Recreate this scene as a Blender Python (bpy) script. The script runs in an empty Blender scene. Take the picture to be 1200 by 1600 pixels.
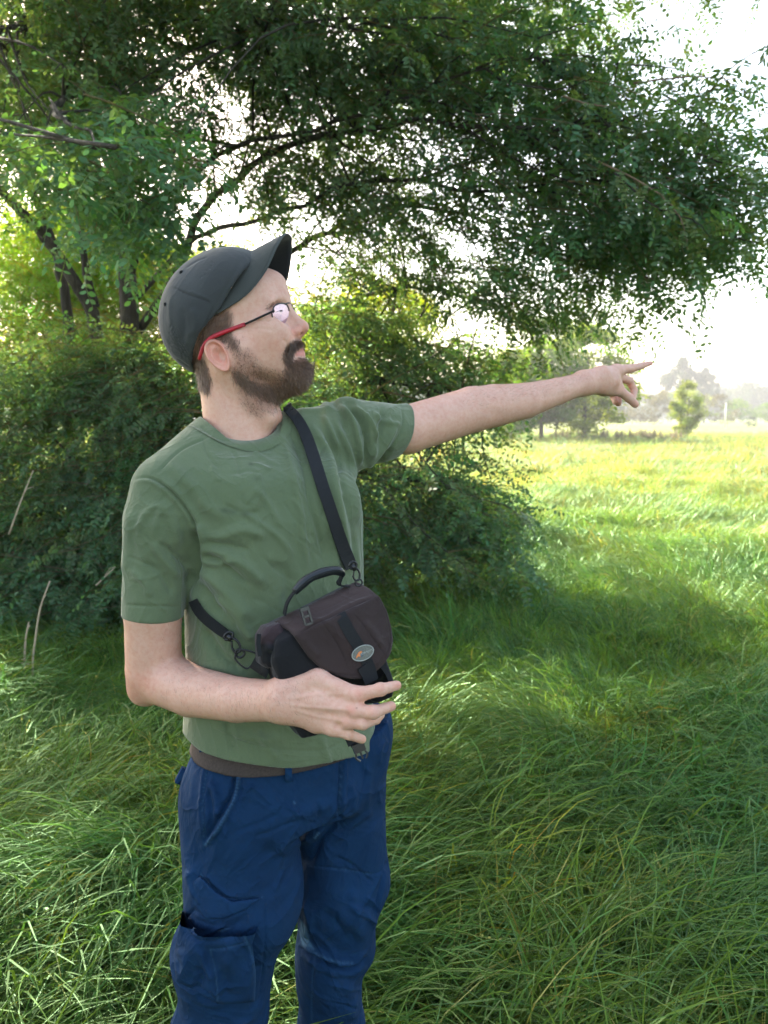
import bpy, math, random
import numpy as np
from mathutils import Vector, Matrix, Euler

rng = np.random.default_rng(7)
random.seed(7)
sc = bpy.context.scene
COL = sc.collection
R = math.radians

# ------------------------------------------------------------------ camera
CAMH, PITCH, FPX = 1.5, R(6.6), 1295.0
cam_d = bpy.data.cameras.new('camera')
cam = bpy.data.objects.new('camera', cam_d); COL.objects.link(cam)
cam.location = (0, 0, CAMH)
cam.rotation_euler = (R(90) - PITCH, 0, 0)
cam_d.sensor_fit = 'VERTICAL'
cam_d.sensor_height = 17.3
cam_d.sensor_width = 13.0
cam_d.lens = 17.3 * FPX / 1600.0
cam_d.clip_start = 0.05
cam_d.clip_end = 2000
cam_d.dof.use_dof = True
cam_d.dof.focus_distance = 1.42
cam_d.dof.aperture_fstop = 3.5
sc.camera = cam

# ------------------------------------------------------------------ light
SUN = Vector((-0.42, 0.70, 0.58)).normalized()      # direction towards the sun
SUN_STRENGTH, SKY_STRENGTH, EXPOSURE = 5.0, 0.15, 2.2
world = bpy.data.worlds.new('World'); sc.world = world
world.use_nodes = True
wn = world.node_tree.nodes; wl = world.node_tree.links
sky = wn.new('ShaderNodeTexSky'); sky.sky_type = 'NISHITA'; sky.sun_disc = False
sky.sun_elevation = math.asin(SUN.z)
sky.sun_rotation = math.atan2(SUN.x, SUN.y)
sky.air_density = 1.0; sky.dust_density = 2.2; sky.ozone_density = 1.0
bgn = wn['Background']; bgn.inputs['Strength'].default_value = SKY_STRENGTH
tw = wn.new('ShaderNodeMix'); tw.data_type = 'RGBA'; tw.blend_type = 'MULTIPLY'; tw.inputs[0].default_value = 1.0
tw.inputs[7].default_value = (1.12, 1.0, .86, 1)          # a milky, hazy sky, warmer than the clear one
wl.new(sky.outputs[0], tw.inputs[6]); wl.new(tw.outputs[2], bgn.inputs['Color'])
sun_d = bpy.data.lights.new('sun', 'SUN'); sun_d.energy = SUN_STRENGTH
sun_d.angle = R(0.53); sun_d.color = (1.0, 0.93, 0.80)
sun_o = bpy.data.objects.new('sun', sun_d); COL.objects.link(sun_o)
sun_o.location = (-20, 30, 30)
sun_o.rotation_euler = SUN.to_track_quat('Z', 'Y').to_euler()

vs = sc.view_settings
sc.display_settings.display_device = 'sRGB'
vs.view_transform = 'Standard'; vs.look = 'None'; vs.exposure = EXPOSURE; vs.gamma = 1.0
vs.use_curve_mapping = False
cy = sc.cycles
cy.max_bounces = 8; cy.diffuse_bounces = 4; cy.glossy_bounces = 2
cy.transmission_bounces = 6; cy.transparent_max_bounces = 8; cy.volume_bounces = 0
cy.use_denoising = True; cy.use_adaptive_sampling = True; cy.adaptive_threshold = 0.025
cy.caustics_reflective = False; cy.caustics_refractive = False

# ------------------------------------------------------------------ geometry helpers
CP, SP = math.cos(PITCH), math.sin(PITCH)
UP = np.array([0, 0, 1.0])
def W(px, py, Y):
    """the point of the place seen at (px, py) of the 1200x1600 photograph, Y metres in front of the camera"""
    u = (px - 600) / FPX; v = (800 - py) / FPX
    dy = CP + v * SP; dz = -SP + v * CP
    t = Y / dy
    return np.array([u * t, Y, CAMH + dz * t])
def proj(P):
    P = np.asarray(P); x = P[..., 0]; y = P[..., 1]; z = P[..., 2] - CAMH
    dep = y * CP - z * SP; up = y * SP + z * CP
    dep = np.maximum(dep, 1e-3)
    return 600 + FPX * x / dep, 800 - FPX * up / dep
def wr(px, Y):
    """radius in metres of a length of px pixels at distance Y"""
    return px / FPX * Y

def smin(a, b, k):
    h = np.maximum(k - np.abs(a - b), 0) / k
    return np.minimum(a, b) - h * h * k * 0.25
def smax(a, b, k): return -smin(-a, -b, k)
def cone(P, a, b, ra, rb):
    a = np.asarray(a, float); ab = np.asarray(b, float) - a
    t = np.clip(((P - a) @ ab) / (ab @ ab), 0, 1)
    return np.linalg.norm(P - a - t[:, None] * ab, axis=1) - (ra + (rb - ra) * t)
def chain(P, pts, rs, k=0.01):
    d = None
    for i in range(len(pts) - 1):
        e = cone(P, pts[i], pts[i + 1], rs[i], rs[i + 1])
        d = e if d is None else smin(d, e, k)
    return d
def ell(P, c, s, M=None):
    Q = P - np.asarray(c)
    if M is not None: Q = Q @ M          # columns of M = local axes
    s = np.asarray(s, float)
    k0 = np.linalg.norm(Q / s, axis=1); k1 = np.linalg.norm(Q / (s * s), axis=1) + 1e-9
    return k0 * (k0 - 1) / k1
def sph(P, c, r): return np.linalg.norm(P - np.asarray(c), axis=1) - r
def rbox(P, c, half, M, r):
    Q = np.abs((P - np.asarray(c)) @ M) - (np.asarray(half) - r)
    return np.linalg.norm(np.maximum(Q, 0), axis=1) + np.minimum(Q.max(axis=1), 0) - r
def plane(P, c, n):
    n = np.asarray(n, float); n = n / np.linalg.norm(n)
    return (P - np.asarray(c)) @ n

def polydist(x, y, poly):
    """signed distance to a closed polygon (negative inside), vectorised"""
    poly = np.asarray(poly, float); d = np.full(x.shape, 1e9); inside = np.zeros(x.shape, bool)
    n = len(poly)
    for i in range(n):
        ax, ay = poly[i]; bx, by = poly[(i + 1) % n]
        ex, ey = bx - ax, by - ay
        t = np.clip(((x - ax) * ex + (y - ay) * ey) / (ex * ex + ey * ey + 1e-12), 0, 1)
        d = np.minimum(d, np.hypot(x - ax - t * ex, y - ay - t * ey))
        c = (ay > y) != (by > y)
        with np.errstate(divide='ignore', invalid='ignore'):
            xx = (bx - ax) * (y - ay) / (by - ay + 1e-12) + ax
        inside ^= c & (x < xx)
    return np.where(inside, -d, d)
def linedist(x, y, pts):
    """distance to a polyline and the position 0..1 along it"""
    pts = np.asarray(pts, float); seg = np.hypot(*(pts[1:] - pts[:-1]).T); cum = np.r_[0, np.cumsum(seg)]
    d = np.full(x.shape, 1e9); s = np.zeros(x.shape)
    for i in range(len(pts) - 1):
        e = pts[i + 1] - pts[i]
        t = np.clip(((x - pts[i][0]) * e[0] + (y - pts[i][1]) * e[1]) / (e @ e + 1e-12), 0, 1)
        di = np.hypot(x - pts[i][0] - t * e[0], y - pts[i][1] - t * e[1])
        m = di < d; d = np.where(m, di, d); s = np.where(m, (cum[i] + t * seg[i]) / cum[-1], s)
    return d, s
def spline(pts, n):
    """Catmull-Rom through pts"""
    pts = np.asarray(pts, float); P = np.vstack([2 * pts[0] - pts[1], pts, 2 * pts[-1] - pts[-2]])
    out = []
    m = len(pts) - 1
    for s in np.linspace(0, m, n):
        i = min(int(s), m - 1); t = s - i
        a, b, c, d = P[i], P[i + 1], P[i + 2], P[i + 3]
        out.append(0.5 * (2 * b + (c - a) * t + (2 * a - 5 * b + 4 * c - d) * t * t + (3 * b - a - 3 * c + d) * t ** 3))
    return np.array(out)

def surface(f, lo, hi, h, B=8, slack=1.25):
    """sparse surface nets of the zero set of f"""
    lo = np.asarray(lo, float); hi = np.asarray(hi, float)
    nb = np.ceil((hi - lo) / (h * B)).astype(int)
    g = np.stack(np.meshgrid(*[np.arange(n) for n in nb], indexing='ij'), -1).reshape(-1, 3)
    cen = lo + (g + 0.5) * h * B
    keep = np.zeros(len(g), bool)
    for i in range(0, len(g), 200000):
        keep[i:i + 200000] = np.abs(f(cen[i:i + 200000])) < h * B * 0.87 * slack + h
    g = g[keep]
    o = np.stack(np.meshgrid(*[np.arange(B + 1)] * 3, indexing='ij'), -1).reshape(-1, 3)
    keys, vpos, edges = [], [], []
    S = nb * B + 2
    def key(c): return (c[:, 0] * S[1] + c[:, 1]) * S[2] + c[:, 2]
    CH = 400
    for i in range(0, len(g), CH):
        gg = g[i:i + CH]
        idx = gg[:, None, :] * B + o[None]
        V = f((lo + idx * h).reshape(-1, 3)).reshape(len(gg), B + 1, B + 1, B + 1)
        V = np.where(np.abs(V) < 1e-9, 1e-9, V)
        neg = V < 0
        c = [neg[:, a:B + a, b:B + b, d:B + d] for a in (0, 1) for b in (0, 1) for d in (0, 1)]
        sm = sum(x.astype(np.int8) for x in c)
        act = np.argwhere((sm > 0) & (sm < 8))
        if not len(act): continue
        bi = act[:, 0]; ci = act[:, 1:]
        gc = gg[bi] * B + ci
        acc = np.zeros((len(act), 3)); cnt = np.zeros(len(act))
        corners = [(a, b, d) for a in (0, 1) for b in (0, 1) for d in (0, 1)]
        val = {q: V[bi, ci[:, 0] + q[0], ci[:, 1] + q[1], ci[:, 2] + q[2]] for q in corners}
        for q in corners:
            for ax in range(3):
                if q[ax]: continue
                q2 = list(q); q2[ax] = 1; q2 = tuple(q2)
                v0, v1 = val[q], val[q2]; m = (v0 < 0) != (v1 < 0)
                t = np.where(m, v0 / np.where(m, v0 - v1, 1), 0)
                p = np.array(q, float)[None] + np.zeros((len(act), 3)); p[:, ax] = t
                acc[m] += p[m]; cnt[m] += 1
        vpos.append(lo + (gc + acc / cnt[:, None]) * h); keys.append(key(gc))
        for ax in range(3):
            q2 = [0, 0, 0]; q2[ax] = 1; q2 = tuple(q2)
            m = (val[(0, 0, 0)] < 0) != (val[q2] < 0)
            edges.append((gc[m], np.full(m.sum(), ax), val[(0, 0, 0)][m] < 0))
    keys = np.concatenate(keys); vpos = np.concatenate(vpos)
    order = np.argsort(keys); keys = keys[order]; vpos = vpos[order]
    gc = np.concatenate([e[0] for e in edges]); ax = np.concatenate([e[1] for e in edges]); sg = np.concatenate([e[2] for e in edges])
    quads = []
    for a in range(3):
        m = ax == a; c = gc[m]; s = sg[m]
        u = np.zeros(3, int); v = np.zeros(3, int); u[(a + 1) % 3] = 1; v[(a + 2) % 3] = 1
        q = [c, c - u, c - u - v, c - v]
        ids = []; ok = np.ones(len(c), bool)
        for x in q:
            k = key(x); j = np.clip(np.searchsorted(keys, k), 0, len(keys) - 1)
            ok &= (keys[j] == k) & (x.min(axis=1) >= 0); ids.append(j)
        Q = np.stack(ids, 1)
        Q = np.where(s[:, None], Q, Q[:, ::-1])
        quads.append(Q[ok])
    Q = np.concatenate(quads)
    return vpos, Q
def grad(f, V, e=0.0015):
    g = np.stack([f(V + np.eye(3)[i] * e) - f(V - np.eye(3)[i] * e) for i in range(3)], 1)
    return g / (np.linalg.norm(g, axis=1)[:, None] + 1e-9)
def hit(f, px, py, off=0.0, y0=0.8, y1=2.4):
    """first point of the surface f seen at the pixel, lifted by off towards the camera"""
    d = W(px, py, 1.0) - np.array([0, 0, CAMH]); d /= np.linalg.norm(d)
    o = np.array([0, 0, CAMH]); t = y0
    for _ in range(160):
        v = f((o + d * t)[None])[0] - off
        if v < 0.0003: break
        t += max(v * 0.6, 0.0004)
        if t > y1: return None
    return o + d * t

# ------------------------------------------------------------------ objects
def mesh(name, V, F, mat=None, col=None, smooth=True, faces_mat=None, mats=None):
    me = bpy.data.meshes.new(name)
    V = np.asarray(V, np.float32)
    if isinstance(F, np.ndarray):
        n, k = F.shape
        me.vertices.add(len(V)); me.vertices.foreach_set('co', V.ravel())
        me.loops.add(n * k); me.loops.foreach_set('vertex_index', F.astype(np.int32).ravel())
        me.polygons.add(n); me.polygons.foreach_set('loop_start', np.arange(0, n * k, k, dtype=np.int32))
        me.polygons.foreach_set('loop_total', np.full(n, k, np.int32))
        me.update(calc_edges=True)
    else:
        me.from_pydata([tuple(map(float, v)) for v in V], [], [tuple(int(i) for i in f) for f in F]); me.update()
    if smooth: me.polygons.foreach_set('use_smooth', np.ones(len(me.polygons), bool))
    if mats:
        for m in mats: me.materials.append(m)
        if faces_mat is not None: me.polygons.foreach_set('material_index', np.asarray(faces_mat, np.int32))
    elif mat: me.materials.append(mat)
    if col is not None:
        a = me.color_attributes.new('Col', 'FLOAT_COLOR', 'POINT')
        c = np.ones((len(V), 4), np.float32); c[:, :np.asarray(col).shape[1]] = col
        a.data.foreach_set('color', c.ravel())
    return me
def obj(name, me, parent=None, label=None, cat=None, group=None, kind=None, loc=None):
    o = bpy.data.objects.new(name, me); COL.objects.link(o)
    if loc is not None: o.location = loc
    if parent is not None:
        o.parent = parent
        o.matrix_parent_inverse = Matrix.Translation(-Vector(parent.location))
    for k, v in (('label', label), ('category', cat), ('group', group), ('kind', kind)):
        if v: o[k] = v
    return o
def thing(name, loc, label, cat, group=None):
    return obj(name, None, None, label, cat, group, None, loc)

class MB:
    """collects simple shapes into one mesh"""
    def __init__(s): s.v = []; s.f = []; s.c = []; s.n = 0
    def add(s, V, F, c=None):
        V = np.asarray(V, float); s.v.append(V)
        s.f += [tuple(int(i) + s.n for i in f) for f in F]; s.n += len(V)
        if c is not None: s.c.append(np.tile(np.asarray(c, float), (len(V), 1)) if np.ndim(c) == 1 else np.asarray(c, float))
        return s
    def tube(s, pts, r, n=8, c=None, flat=None, cap=True):
        pts = np.asarray(pts, float); m = len(pts)
        r = np.full(m, r) if np.ndim(r) == 0 else np.interp(np.linspace(0, 1, m), np.linspace(0, 1, len(r)), r)
        T = np.gradient(pts, axis=0); T /= np.linalg.norm(T, axis=1)[:, None] + 1e-12
        up = np.array([0, 0, 1.0]) if abs(T[0][2]) < 0.9 else np.array([1.0, 0, 0])
        a = np.cross(T[0], up); a /= np.linalg.norm(a); V = []
        for i in range(m):
            a = a - T[i] * (a @ T[i]); a /= np.linalg.norm(a) + 1e-12; b = np.cross(T[i], a)
            for k in range(n):
                th = 2 * math.pi * k / n
                V.append(pts[i] + r[i] * (math.cos(th) * a + math.sin(th) * b * (flat or 1)))
        F = [(i * n + k, i * n + (k + 1) % n, (i + 1) * n + (k + 1) % n, (i + 1) * n + k) for i in range(m - 1) for k in range(n)]
        if cap: F += [tuple(range(n))[::-1], tuple((m - 1) * n + k for k in range(n))]
        return s.add(V, F, c)
    def box(s, c, half, M=None, col=None):
        M = np.eye(3) if M is None else np.asarray(M); c = np.asarray(c, float)
        V = [c + M @ (np.array([x, y, z]) * half) for x in (-1, 1) for y in (-1, 1) for z in (-1, 1)]
        return s.add(V, [(0, 1, 3, 2), (4, 6, 7, 5), (0, 4, 5, 1), (2, 3, 7, 6), (0, 2, 6, 4), (1, 5, 7, 3)], col)
    def me(s, name, mat, smooth=True):
        return mesh(name, np.concatenate(s.v), s.f, mat, np.concatenate(s.c) if s.c else None, smooth)
def band(left, right, nrm, th):
    """solid ribbon between two edge polylines"""
    L = np.asarray(left); Rr = np.asarray(right); N = np.asarray(nrm); n = len(L)
    V = np.concatenate([L + N * th, Rr + N * th, Rr, L])
    F = []
    for i in range(n - 1):
        for a, b in ((0, 1), (1, 2), (2, 3), (3, 0)):
            F.append((a * n + i, a * n + i + 1, b * n + i + 1, b * n + i))
    F += [(0, n, 2 * n, 3 * n), (n - 1, 4 * n - 1, 3 * n - 1, 2 * n - 1)]
    return V, F

# ------------------------------------------------------------------ materials
def newmat(name):
    m = bpy.data.materials.new(name); m.use_nodes = True
    nt = m.node_tree; return m, nt, nt.nodes['Principled BSDF'], nt.nodes['Material Output']
def ramp(nt, fac, stops):
    r = nt.nodes.new('ShaderNodeValToRGB'); e = r.color_ramp.elements
    while len(e) < len(stops): e.new(0.5)
    for i, (p, c) in enumerate(stops): e[i].position = p; e[i].color = (*c, 1) if len(c) == 3 else c
    nt.links.new(fac, r.inputs[0]); return r.outputs[0]
def noise(nt, scale, detail=4, rough=0.6, vec=None, dist=0.0, out='Fac'):
    n = nt.nodes.new('ShaderNodeTexNoise'); n.inputs['Scale'].default_value = scale
    n.inputs['Detail'].default_value = detail; n.inputs['Roughness'].default_value = rough; n.inputs['Distortion'].default_value = dist
    if vec is None:
        tc = nt.nodes.new('ShaderNodeTexCoord'); vec = tc.outputs['Object']
    nt.links.new(vec, n.inputs['Vector']); return n.outputs[out]
def mapping(nt, scale=(1, 1, 1), rot=(0, 0, 0), src='Object'):
    tc = nt.nodes.new('ShaderNodeTexCoord'); mp = nt.nodes.new('ShaderNodeMapping')
    mp.inputs['Scale'].default_value = scale; mp.inputs['Rotation'].default_value = rot
    nt.links.new(tc.outputs[src], mp.inputs['Vector']); return mp.outputs[0]
def mixc(nt, fac, a, b, mode='MIX'):
    m = nt.nodes.new('ShaderNodeMix'); m.data_type = 'RGBA'; m.blend_type = mode
    for s, v in ((m.inputs[0], fac), (m.inputs[6], a), (m.inputs[7], b)):
        if hasattr(v, 'is_output') or hasattr(v, 'links'): nt.links.new(v, s)
        elif np.ndim(v) == 0: s.default_value = v
        else: s.default_value = (*v, 1)
    return m.outputs[2]
def attr(nt, name, typ='GEOMETRY', out='Color'):
    a = nt.nodes.new('ShaderNodeAttribute'); a.attribute_name = name; a.attribute_type = typ; return a.outputs[out]
def bump(nt, h, strength, dist, prev=None):
    b = nt.nodes.new('ShaderNodeBump'); b.inputs['Strength'].default_value = strength; b.inputs['Distance'].default_value = dist
    nt.links.new(h, b.inputs['Height'])
    if prev is not None: nt.links.new(prev, b.inputs['Normal'])
    return b.outputs[0]
def simple(name, c, rough=0.6, spec=0.5, metal=0.0, var=0.15, scale=60.0, bs=0.0, bd=0.001, bscale=400.0):
    m, nt, p, o = newmat(name)
    n = noise(nt, scale)
    dark = tuple(x * (1 - var) for x in c); light = tuple(min(1, x * (1 + var)) for x in c)
    nt.links.new(ramp(nt, n, [(0.3, dark), (0.7, light)]), p.inputs['Base Color'])
    p.inputs['Roughness'].default_value = rough; p.inputs['Specular IOR Level'].default_value = spec; p.inputs['Metallic'].default_value = metal
    if bs: nt.links.new(bump(nt, noise(nt, bscale, 3), bs, bd), p.inputs['Normal'])
    return m
# ====================================================================== land
def vnoise(x, y, s, seed=0):
    """smooth value noise, vectorised"""
    x = np.asarray(x) / s + seed * 17.3; y = np.asarray(y) / s - seed * 9.1
    xi = np.floor(x).astype(np.int64); yi = np.floor(y).astype(np.int64); fx = x - xi; fy = y - yi
    def h(a, b):
        n = (a * 374761393 + b * 668265263 + seed * 1442695) & 0x7fffffff
        n = ((n ^ (n >> 13)) * 1274126177) & 0x7fffffff
        return ((n ^ (n >> 16)) & 0xffff) / 65535.0
    u = fx * fx * (3 - 2 * fx); v = fy * fy * (3 - 2 * fy)
    return (h(xi, yi) * (1 - u) + h(xi + 1, yi) * u) * (1 - v) + (h(xi, yi + 1) * (1 - u) + h(xi + 1, yi + 1) * u) * v
def gz(x, y):
    f = np.clip((60 - np.asarray(y)) / 40, 0, 1)
    near = np.clip(np.hypot(np.asarray(x) + .2, np.asarray(y) - 1.45) / .8 - .3, 0, 1)
    return ((vnoise(x, y, 1.1, 1) - .5) * .16 + (vnoise(x, y, .45, 2) - .5) * .07 + (vnoise(x, y, 6, 3) - .5) * .2 * np.clip(np.asarray(y) / 10, 0, 1)) * f * near
ys = np.concatenate([np.linspace(-6, 12, 110), np.linspace(12.4, 60, 80), np.geomspace(62, 400, 40)])
xs_ = np.concatenate([-np.geomspace(14, 390, 30)[::-1], np.linspace(-13.7, 13.7, 150), np.geomspace(14, 390, 30)])
XX, YY = np.meshgrid(xs_, ys); ZZ = gz(XX, YY)
V_ = np.stack([XX, YY, ZZ], -1).reshape(-1, 3); nx = len(xs_)
i_, j_ = np.meshgrid(np.arange(len(ys) - 1), np.arange(nx - 1), indexing='ij'); a_ = (i_ * nx + j_).ravel()
F_ = np.stack([a_, a_ + 1, a_ + nx + 1, a_ + nx], 1)
M_ground, nt, p, o = newmat('meadow_ground')
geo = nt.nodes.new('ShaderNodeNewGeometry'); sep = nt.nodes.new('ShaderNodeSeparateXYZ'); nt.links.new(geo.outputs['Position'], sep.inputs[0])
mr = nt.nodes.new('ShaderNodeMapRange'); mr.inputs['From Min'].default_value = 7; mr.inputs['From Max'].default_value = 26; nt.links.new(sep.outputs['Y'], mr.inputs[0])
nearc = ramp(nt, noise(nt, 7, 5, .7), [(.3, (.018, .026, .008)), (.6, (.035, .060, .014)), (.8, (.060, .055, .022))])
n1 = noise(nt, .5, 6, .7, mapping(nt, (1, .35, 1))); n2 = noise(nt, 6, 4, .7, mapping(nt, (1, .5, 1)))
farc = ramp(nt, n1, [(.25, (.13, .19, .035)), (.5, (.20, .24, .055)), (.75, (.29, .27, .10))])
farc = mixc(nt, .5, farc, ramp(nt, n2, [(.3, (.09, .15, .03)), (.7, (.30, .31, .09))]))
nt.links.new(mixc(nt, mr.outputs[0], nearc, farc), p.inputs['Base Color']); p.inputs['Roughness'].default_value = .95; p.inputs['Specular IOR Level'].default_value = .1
nt.links.new(bump(nt, n2, .8, .05), p.inputs['Normal'])
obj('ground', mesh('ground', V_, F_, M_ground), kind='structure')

# ---- leaf and grass material: light passes through
def leafmat(name, base, trans, rough=.45, gloss=.10, tmix=.45, spots=True):
    m, nt, p, o = newmat(name); nt.nodes.remove(p)
    tint_ = attr(nt, 'tint', 'INSTANCER'); vc = attr(nt, 'Col')
    def c_(c):
        return mixc(nt, 1.0, mixc(nt, 1.0, c, vc, 'MULTIPLY'), tint_, 'MULTIPLY')
    d = nt.nodes.new('ShaderNodeBsdfDiffuse'); t = nt.nodes.new('ShaderNodeBsdfTranslucent'); g = nt.nodes.new('ShaderNodeBsdfGlossy')
    nt.links.new(c_(base), d.inputs[0]); nt.links.new(c_(trans), t.inputs[0]); g.inputs['Roughness'].default_value = rough; g.inputs['Color'].default_value = (.50, .75, .45, 1)
    m1 = nt.nodes.new('ShaderNodeMixShader'); m1.inputs[0].default_value = tmix; nt.links.new(d.outputs[0], m1.inputs[1]); nt.links.new(t.outputs[0], m1.inputs[2])
    m2 = nt.nodes.new('ShaderNodeMixShader'); nt.links.new(m1.outputs[0], m2.inputs[1]); nt.links.new(g.outputs[0], m2.inputs[2])
    fr = nt.nodes.new('ShaderNodeFresnel'); fr.inputs[0].default_value = 1.35
    mm = nt.nodes.new('ShaderNodeMath'); mm.operation = 'MULTIPLY'; mm.inputs[1].default_value = gloss * 10; nt.links.new(fr.outputs[0], mm.inputs[0]); mm.use_clamp = True
    nt.links.new(mm.outputs[0], m2.inputs[0]); nt.links.new(m2.outputs[0], o.inputs['Surface'])
    return m
M_grass = leafmat('grass_blade', (.105, .190, .046), (.18, .32, .035), .45, .010, .42)
M_leaf = leafmat('locust_leaf', (.100, .165, .088), (.22, .36, .045), .5, .010, .45)
M_far = leafmat('far_foliage', (.075, .115, .035), (.17, .23, .04), .6, .01, .35)
M_dry = simple('dry_stem', (.38, .30, .20), .8)

def flatmesh(name, V, F, col, mat):
    return mesh(name, V, F, mat, col, False)
def source(name, me):
    return bpy.data.objects.new(name, me)       # never linked: only the shape that the scatter node reads
def scatter(name, P, rot, scl, tintc, sources, parent=None, **kw):
    """one object whose geometry nodes set a source shape on every point"""
    me = bpy.data.meshes.new(name); n = len(P)
    me.vertices.add(n); me.vertices.foreach_set('co', np.asarray(P, np.float32).ravel())
    def at(nm, t, dt, key):
        a = me.attributes.new(nm, t, 'POINT'); a.data.foreach_set(key, np.asarray(dt, np.float32 if t != 'INT' else np.int32).ravel())
    at('rot', 'FLOAT_VECTOR', rot, 'vector'); at('scl', 'FLOAT_VECTOR', np.repeat(np.asarray(scl)[:, None], 3, 1) if np.ndim(scl) == 1 else scl, 'vector')
    tc = np.ones((n, 4)); tc[:, :3] = tintc; at('tint', 'FLOAT_COLOR', tc, 'color')
    at('pick', 'INT', rng.integers(0, len(sources), n), 'value')
    o = obj(name, me, parent, **kw)
    ng = bpy.data.node_groups.new(name, 'GeometryNodeTree')
    ng.interface.new_socket('Geometry', in_out='INPUT', socket_type='NodeSocketGeometry'); ng.interface.new_socket('Geometry', in_out='OUTPUT', socket_type='NodeSocketGeometry')
    N_ = ng.nodes; L_ = ng.links
    gi = N_.new('NodeGroupInput'); go = N_.new('NodeGroupOutput'); iop = N_.new('GeometryNodeInstanceOnPoints'); jn = N_.new('GeometryNodeJoinGeometry')
    for s_ in sources:
        oi = N_.new('GeometryNodeObjectInfo'); oi.inputs['Object'].default_value = s_; oi.inputs['As Instance'].default_value = True; L_.new(oi.outputs['Geometry'], jn.inputs[0])
    def na(nm, t):
        a = N_.new('GeometryNodeInputNamedAttribute'); a.data_type = t; a.inputs['Name'].default_value = nm; return a.outputs['Attribute']
    L_.new(gi.outputs[0], iop.inputs['Points']); L_.new(jn.outputs[0], iop.inputs['Instance']); iop.inputs['Pick Instance'].default_value = True
    L_.new(na('pick', 'INT'), iop.inputs['Instance Index'])
    e2r = N_.new('FunctionNodeEulerToRotation'); L_.new(na('rot', 'FLOAT_VECTOR'), e2r.inputs[0]); L_.new(e2r.outputs[0], iop.inputs['Rotation'])
    L_.new(na('scl', 'FLOAT_VECTOR'), iop.inputs['Scale']); L_.new(iop.outputs[0], go.inputs[0])
    md = o.modifiers.new('scatter', 'NODES'); md.node_group = ng
    return o

# ---------------------------------------------------------------- grass
def grass_clump(seed, nb, length, spread, flop, width, drypart=.05):
    r_ = np.random.default_rng(seed); V, F, Cc = [], [], []; k = 0
    for b_ in range(nb):
        L = length * r_.uniform(.55, 1.2); x, y = r_.normal(0, spread, 2); az = r_.normal(0, .55); lean = r_.uniform(.15, .6); w = width * r_.uniform(.6, 1.25)
        fl = flop * r_.uniform(.6, 1.3); seg = 6
        p = np.array([x, y, -.02]); th = lean; kink = r_.uniform(.25, .7)
        dry = r_.random() < drypart
        g_ = r_.uniform(.75, 1.25); c0 = np.array([g_ * r_.uniform(.8, 1.15), g_, g_ * r_.uniform(.7, 1.3)])
        if dry: c0 = np.array([3.6, 1.9, 2.2]) * r_.uniform(.5, 1.1)
        pts = [p.copy()]
        for s in range(seg):
            t = (s + 1) / seg
            th += fl / seg * (1.6 if t > kink else .5)
            th = min(th, 1.9)
            d = np.array([math.sin(th) * math.cos(az), math.sin(th) * math.sin(az), math.cos(th)])
            if p[2] < .03 and th > 1.4: d[2] = max(d[2], 0)
            az += r_.normal(0, .08)
            p = p + d * L / seg; pts.append(p.copy())
        sd = np.array([-math.sin(az), math.cos(az), 0]); tw = r_.normal(0, .5)
        sd = sd * math.cos(tw) + np.array([0, 0, 1]) * math.sin(tw)
        for s in range(seg + 1):
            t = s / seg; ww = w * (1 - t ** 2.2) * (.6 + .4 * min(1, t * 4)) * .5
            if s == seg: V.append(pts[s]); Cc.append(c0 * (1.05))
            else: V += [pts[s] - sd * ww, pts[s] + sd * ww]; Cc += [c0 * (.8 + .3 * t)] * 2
        for s in range(seg - 1): F.append((k + 2 * s, k + 2 * s + 1, k + 2 * s + 3, k + 2 * s + 2))
        F.append((k + 2 * seg - 2, k + 2 * seg - 1, k + 2 * seg)); k += 2 * seg + 1
    return flatmesh('grass_clump', V, F, np.array(Cc), M_grass)
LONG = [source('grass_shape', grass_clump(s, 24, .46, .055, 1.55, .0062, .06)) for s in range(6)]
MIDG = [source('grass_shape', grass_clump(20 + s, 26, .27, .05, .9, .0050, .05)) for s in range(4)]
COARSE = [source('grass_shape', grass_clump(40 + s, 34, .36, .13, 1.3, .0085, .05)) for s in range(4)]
def field(x, y):
    a = vnoise(x, y, 1.3, 5) * 2.2 + vnoise(x, y, .5, 6) * 1.6 + vnoise(x, y, 4.0, 7) * 3.5
    return a * 1.9 - 3.4
def grass(n, y0, y1, k, sources, smin_, smax_, name, label, yb=0, xm=.62, tintf=None):
    t = rng.random(n); y = (y0 ** k + t * (y1 ** k - y0 ** k)) ** (1 / k)
    x = rng.uniform(-1, 1, n) * (y * xm + .5)
    ok = ((np.hypot(x + .305, y - 1.40) > .10) & (np.hypot(x + .098, y - 1.57) > .10))
    x, y = x[ok], y[ok]; n = len(x)
    rot = np.stack([rng.normal(0, .16, n), rng.normal(0, .16, n), field(x, y) + rng.normal(0, .75, n)], 1)
    s = rng.uniform(smin_, smax_, n) * (.75 + .5 * vnoise(x, y, .8, 9))
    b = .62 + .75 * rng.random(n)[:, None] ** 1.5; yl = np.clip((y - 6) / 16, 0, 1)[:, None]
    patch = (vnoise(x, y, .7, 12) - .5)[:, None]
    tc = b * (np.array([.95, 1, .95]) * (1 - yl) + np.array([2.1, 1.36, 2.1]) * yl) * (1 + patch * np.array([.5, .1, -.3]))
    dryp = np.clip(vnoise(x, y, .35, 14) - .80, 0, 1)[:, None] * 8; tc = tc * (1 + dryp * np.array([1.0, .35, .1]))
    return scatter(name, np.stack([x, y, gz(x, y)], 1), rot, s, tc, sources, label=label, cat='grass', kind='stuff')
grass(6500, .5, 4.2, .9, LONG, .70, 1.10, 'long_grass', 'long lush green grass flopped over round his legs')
grass(9000, 3.2, 11, .9, LONG + MIDG, .60, 1.05, 'long_grass', 'shaded matted grass between the man and the sunny meadow', xm=.75)
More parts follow.
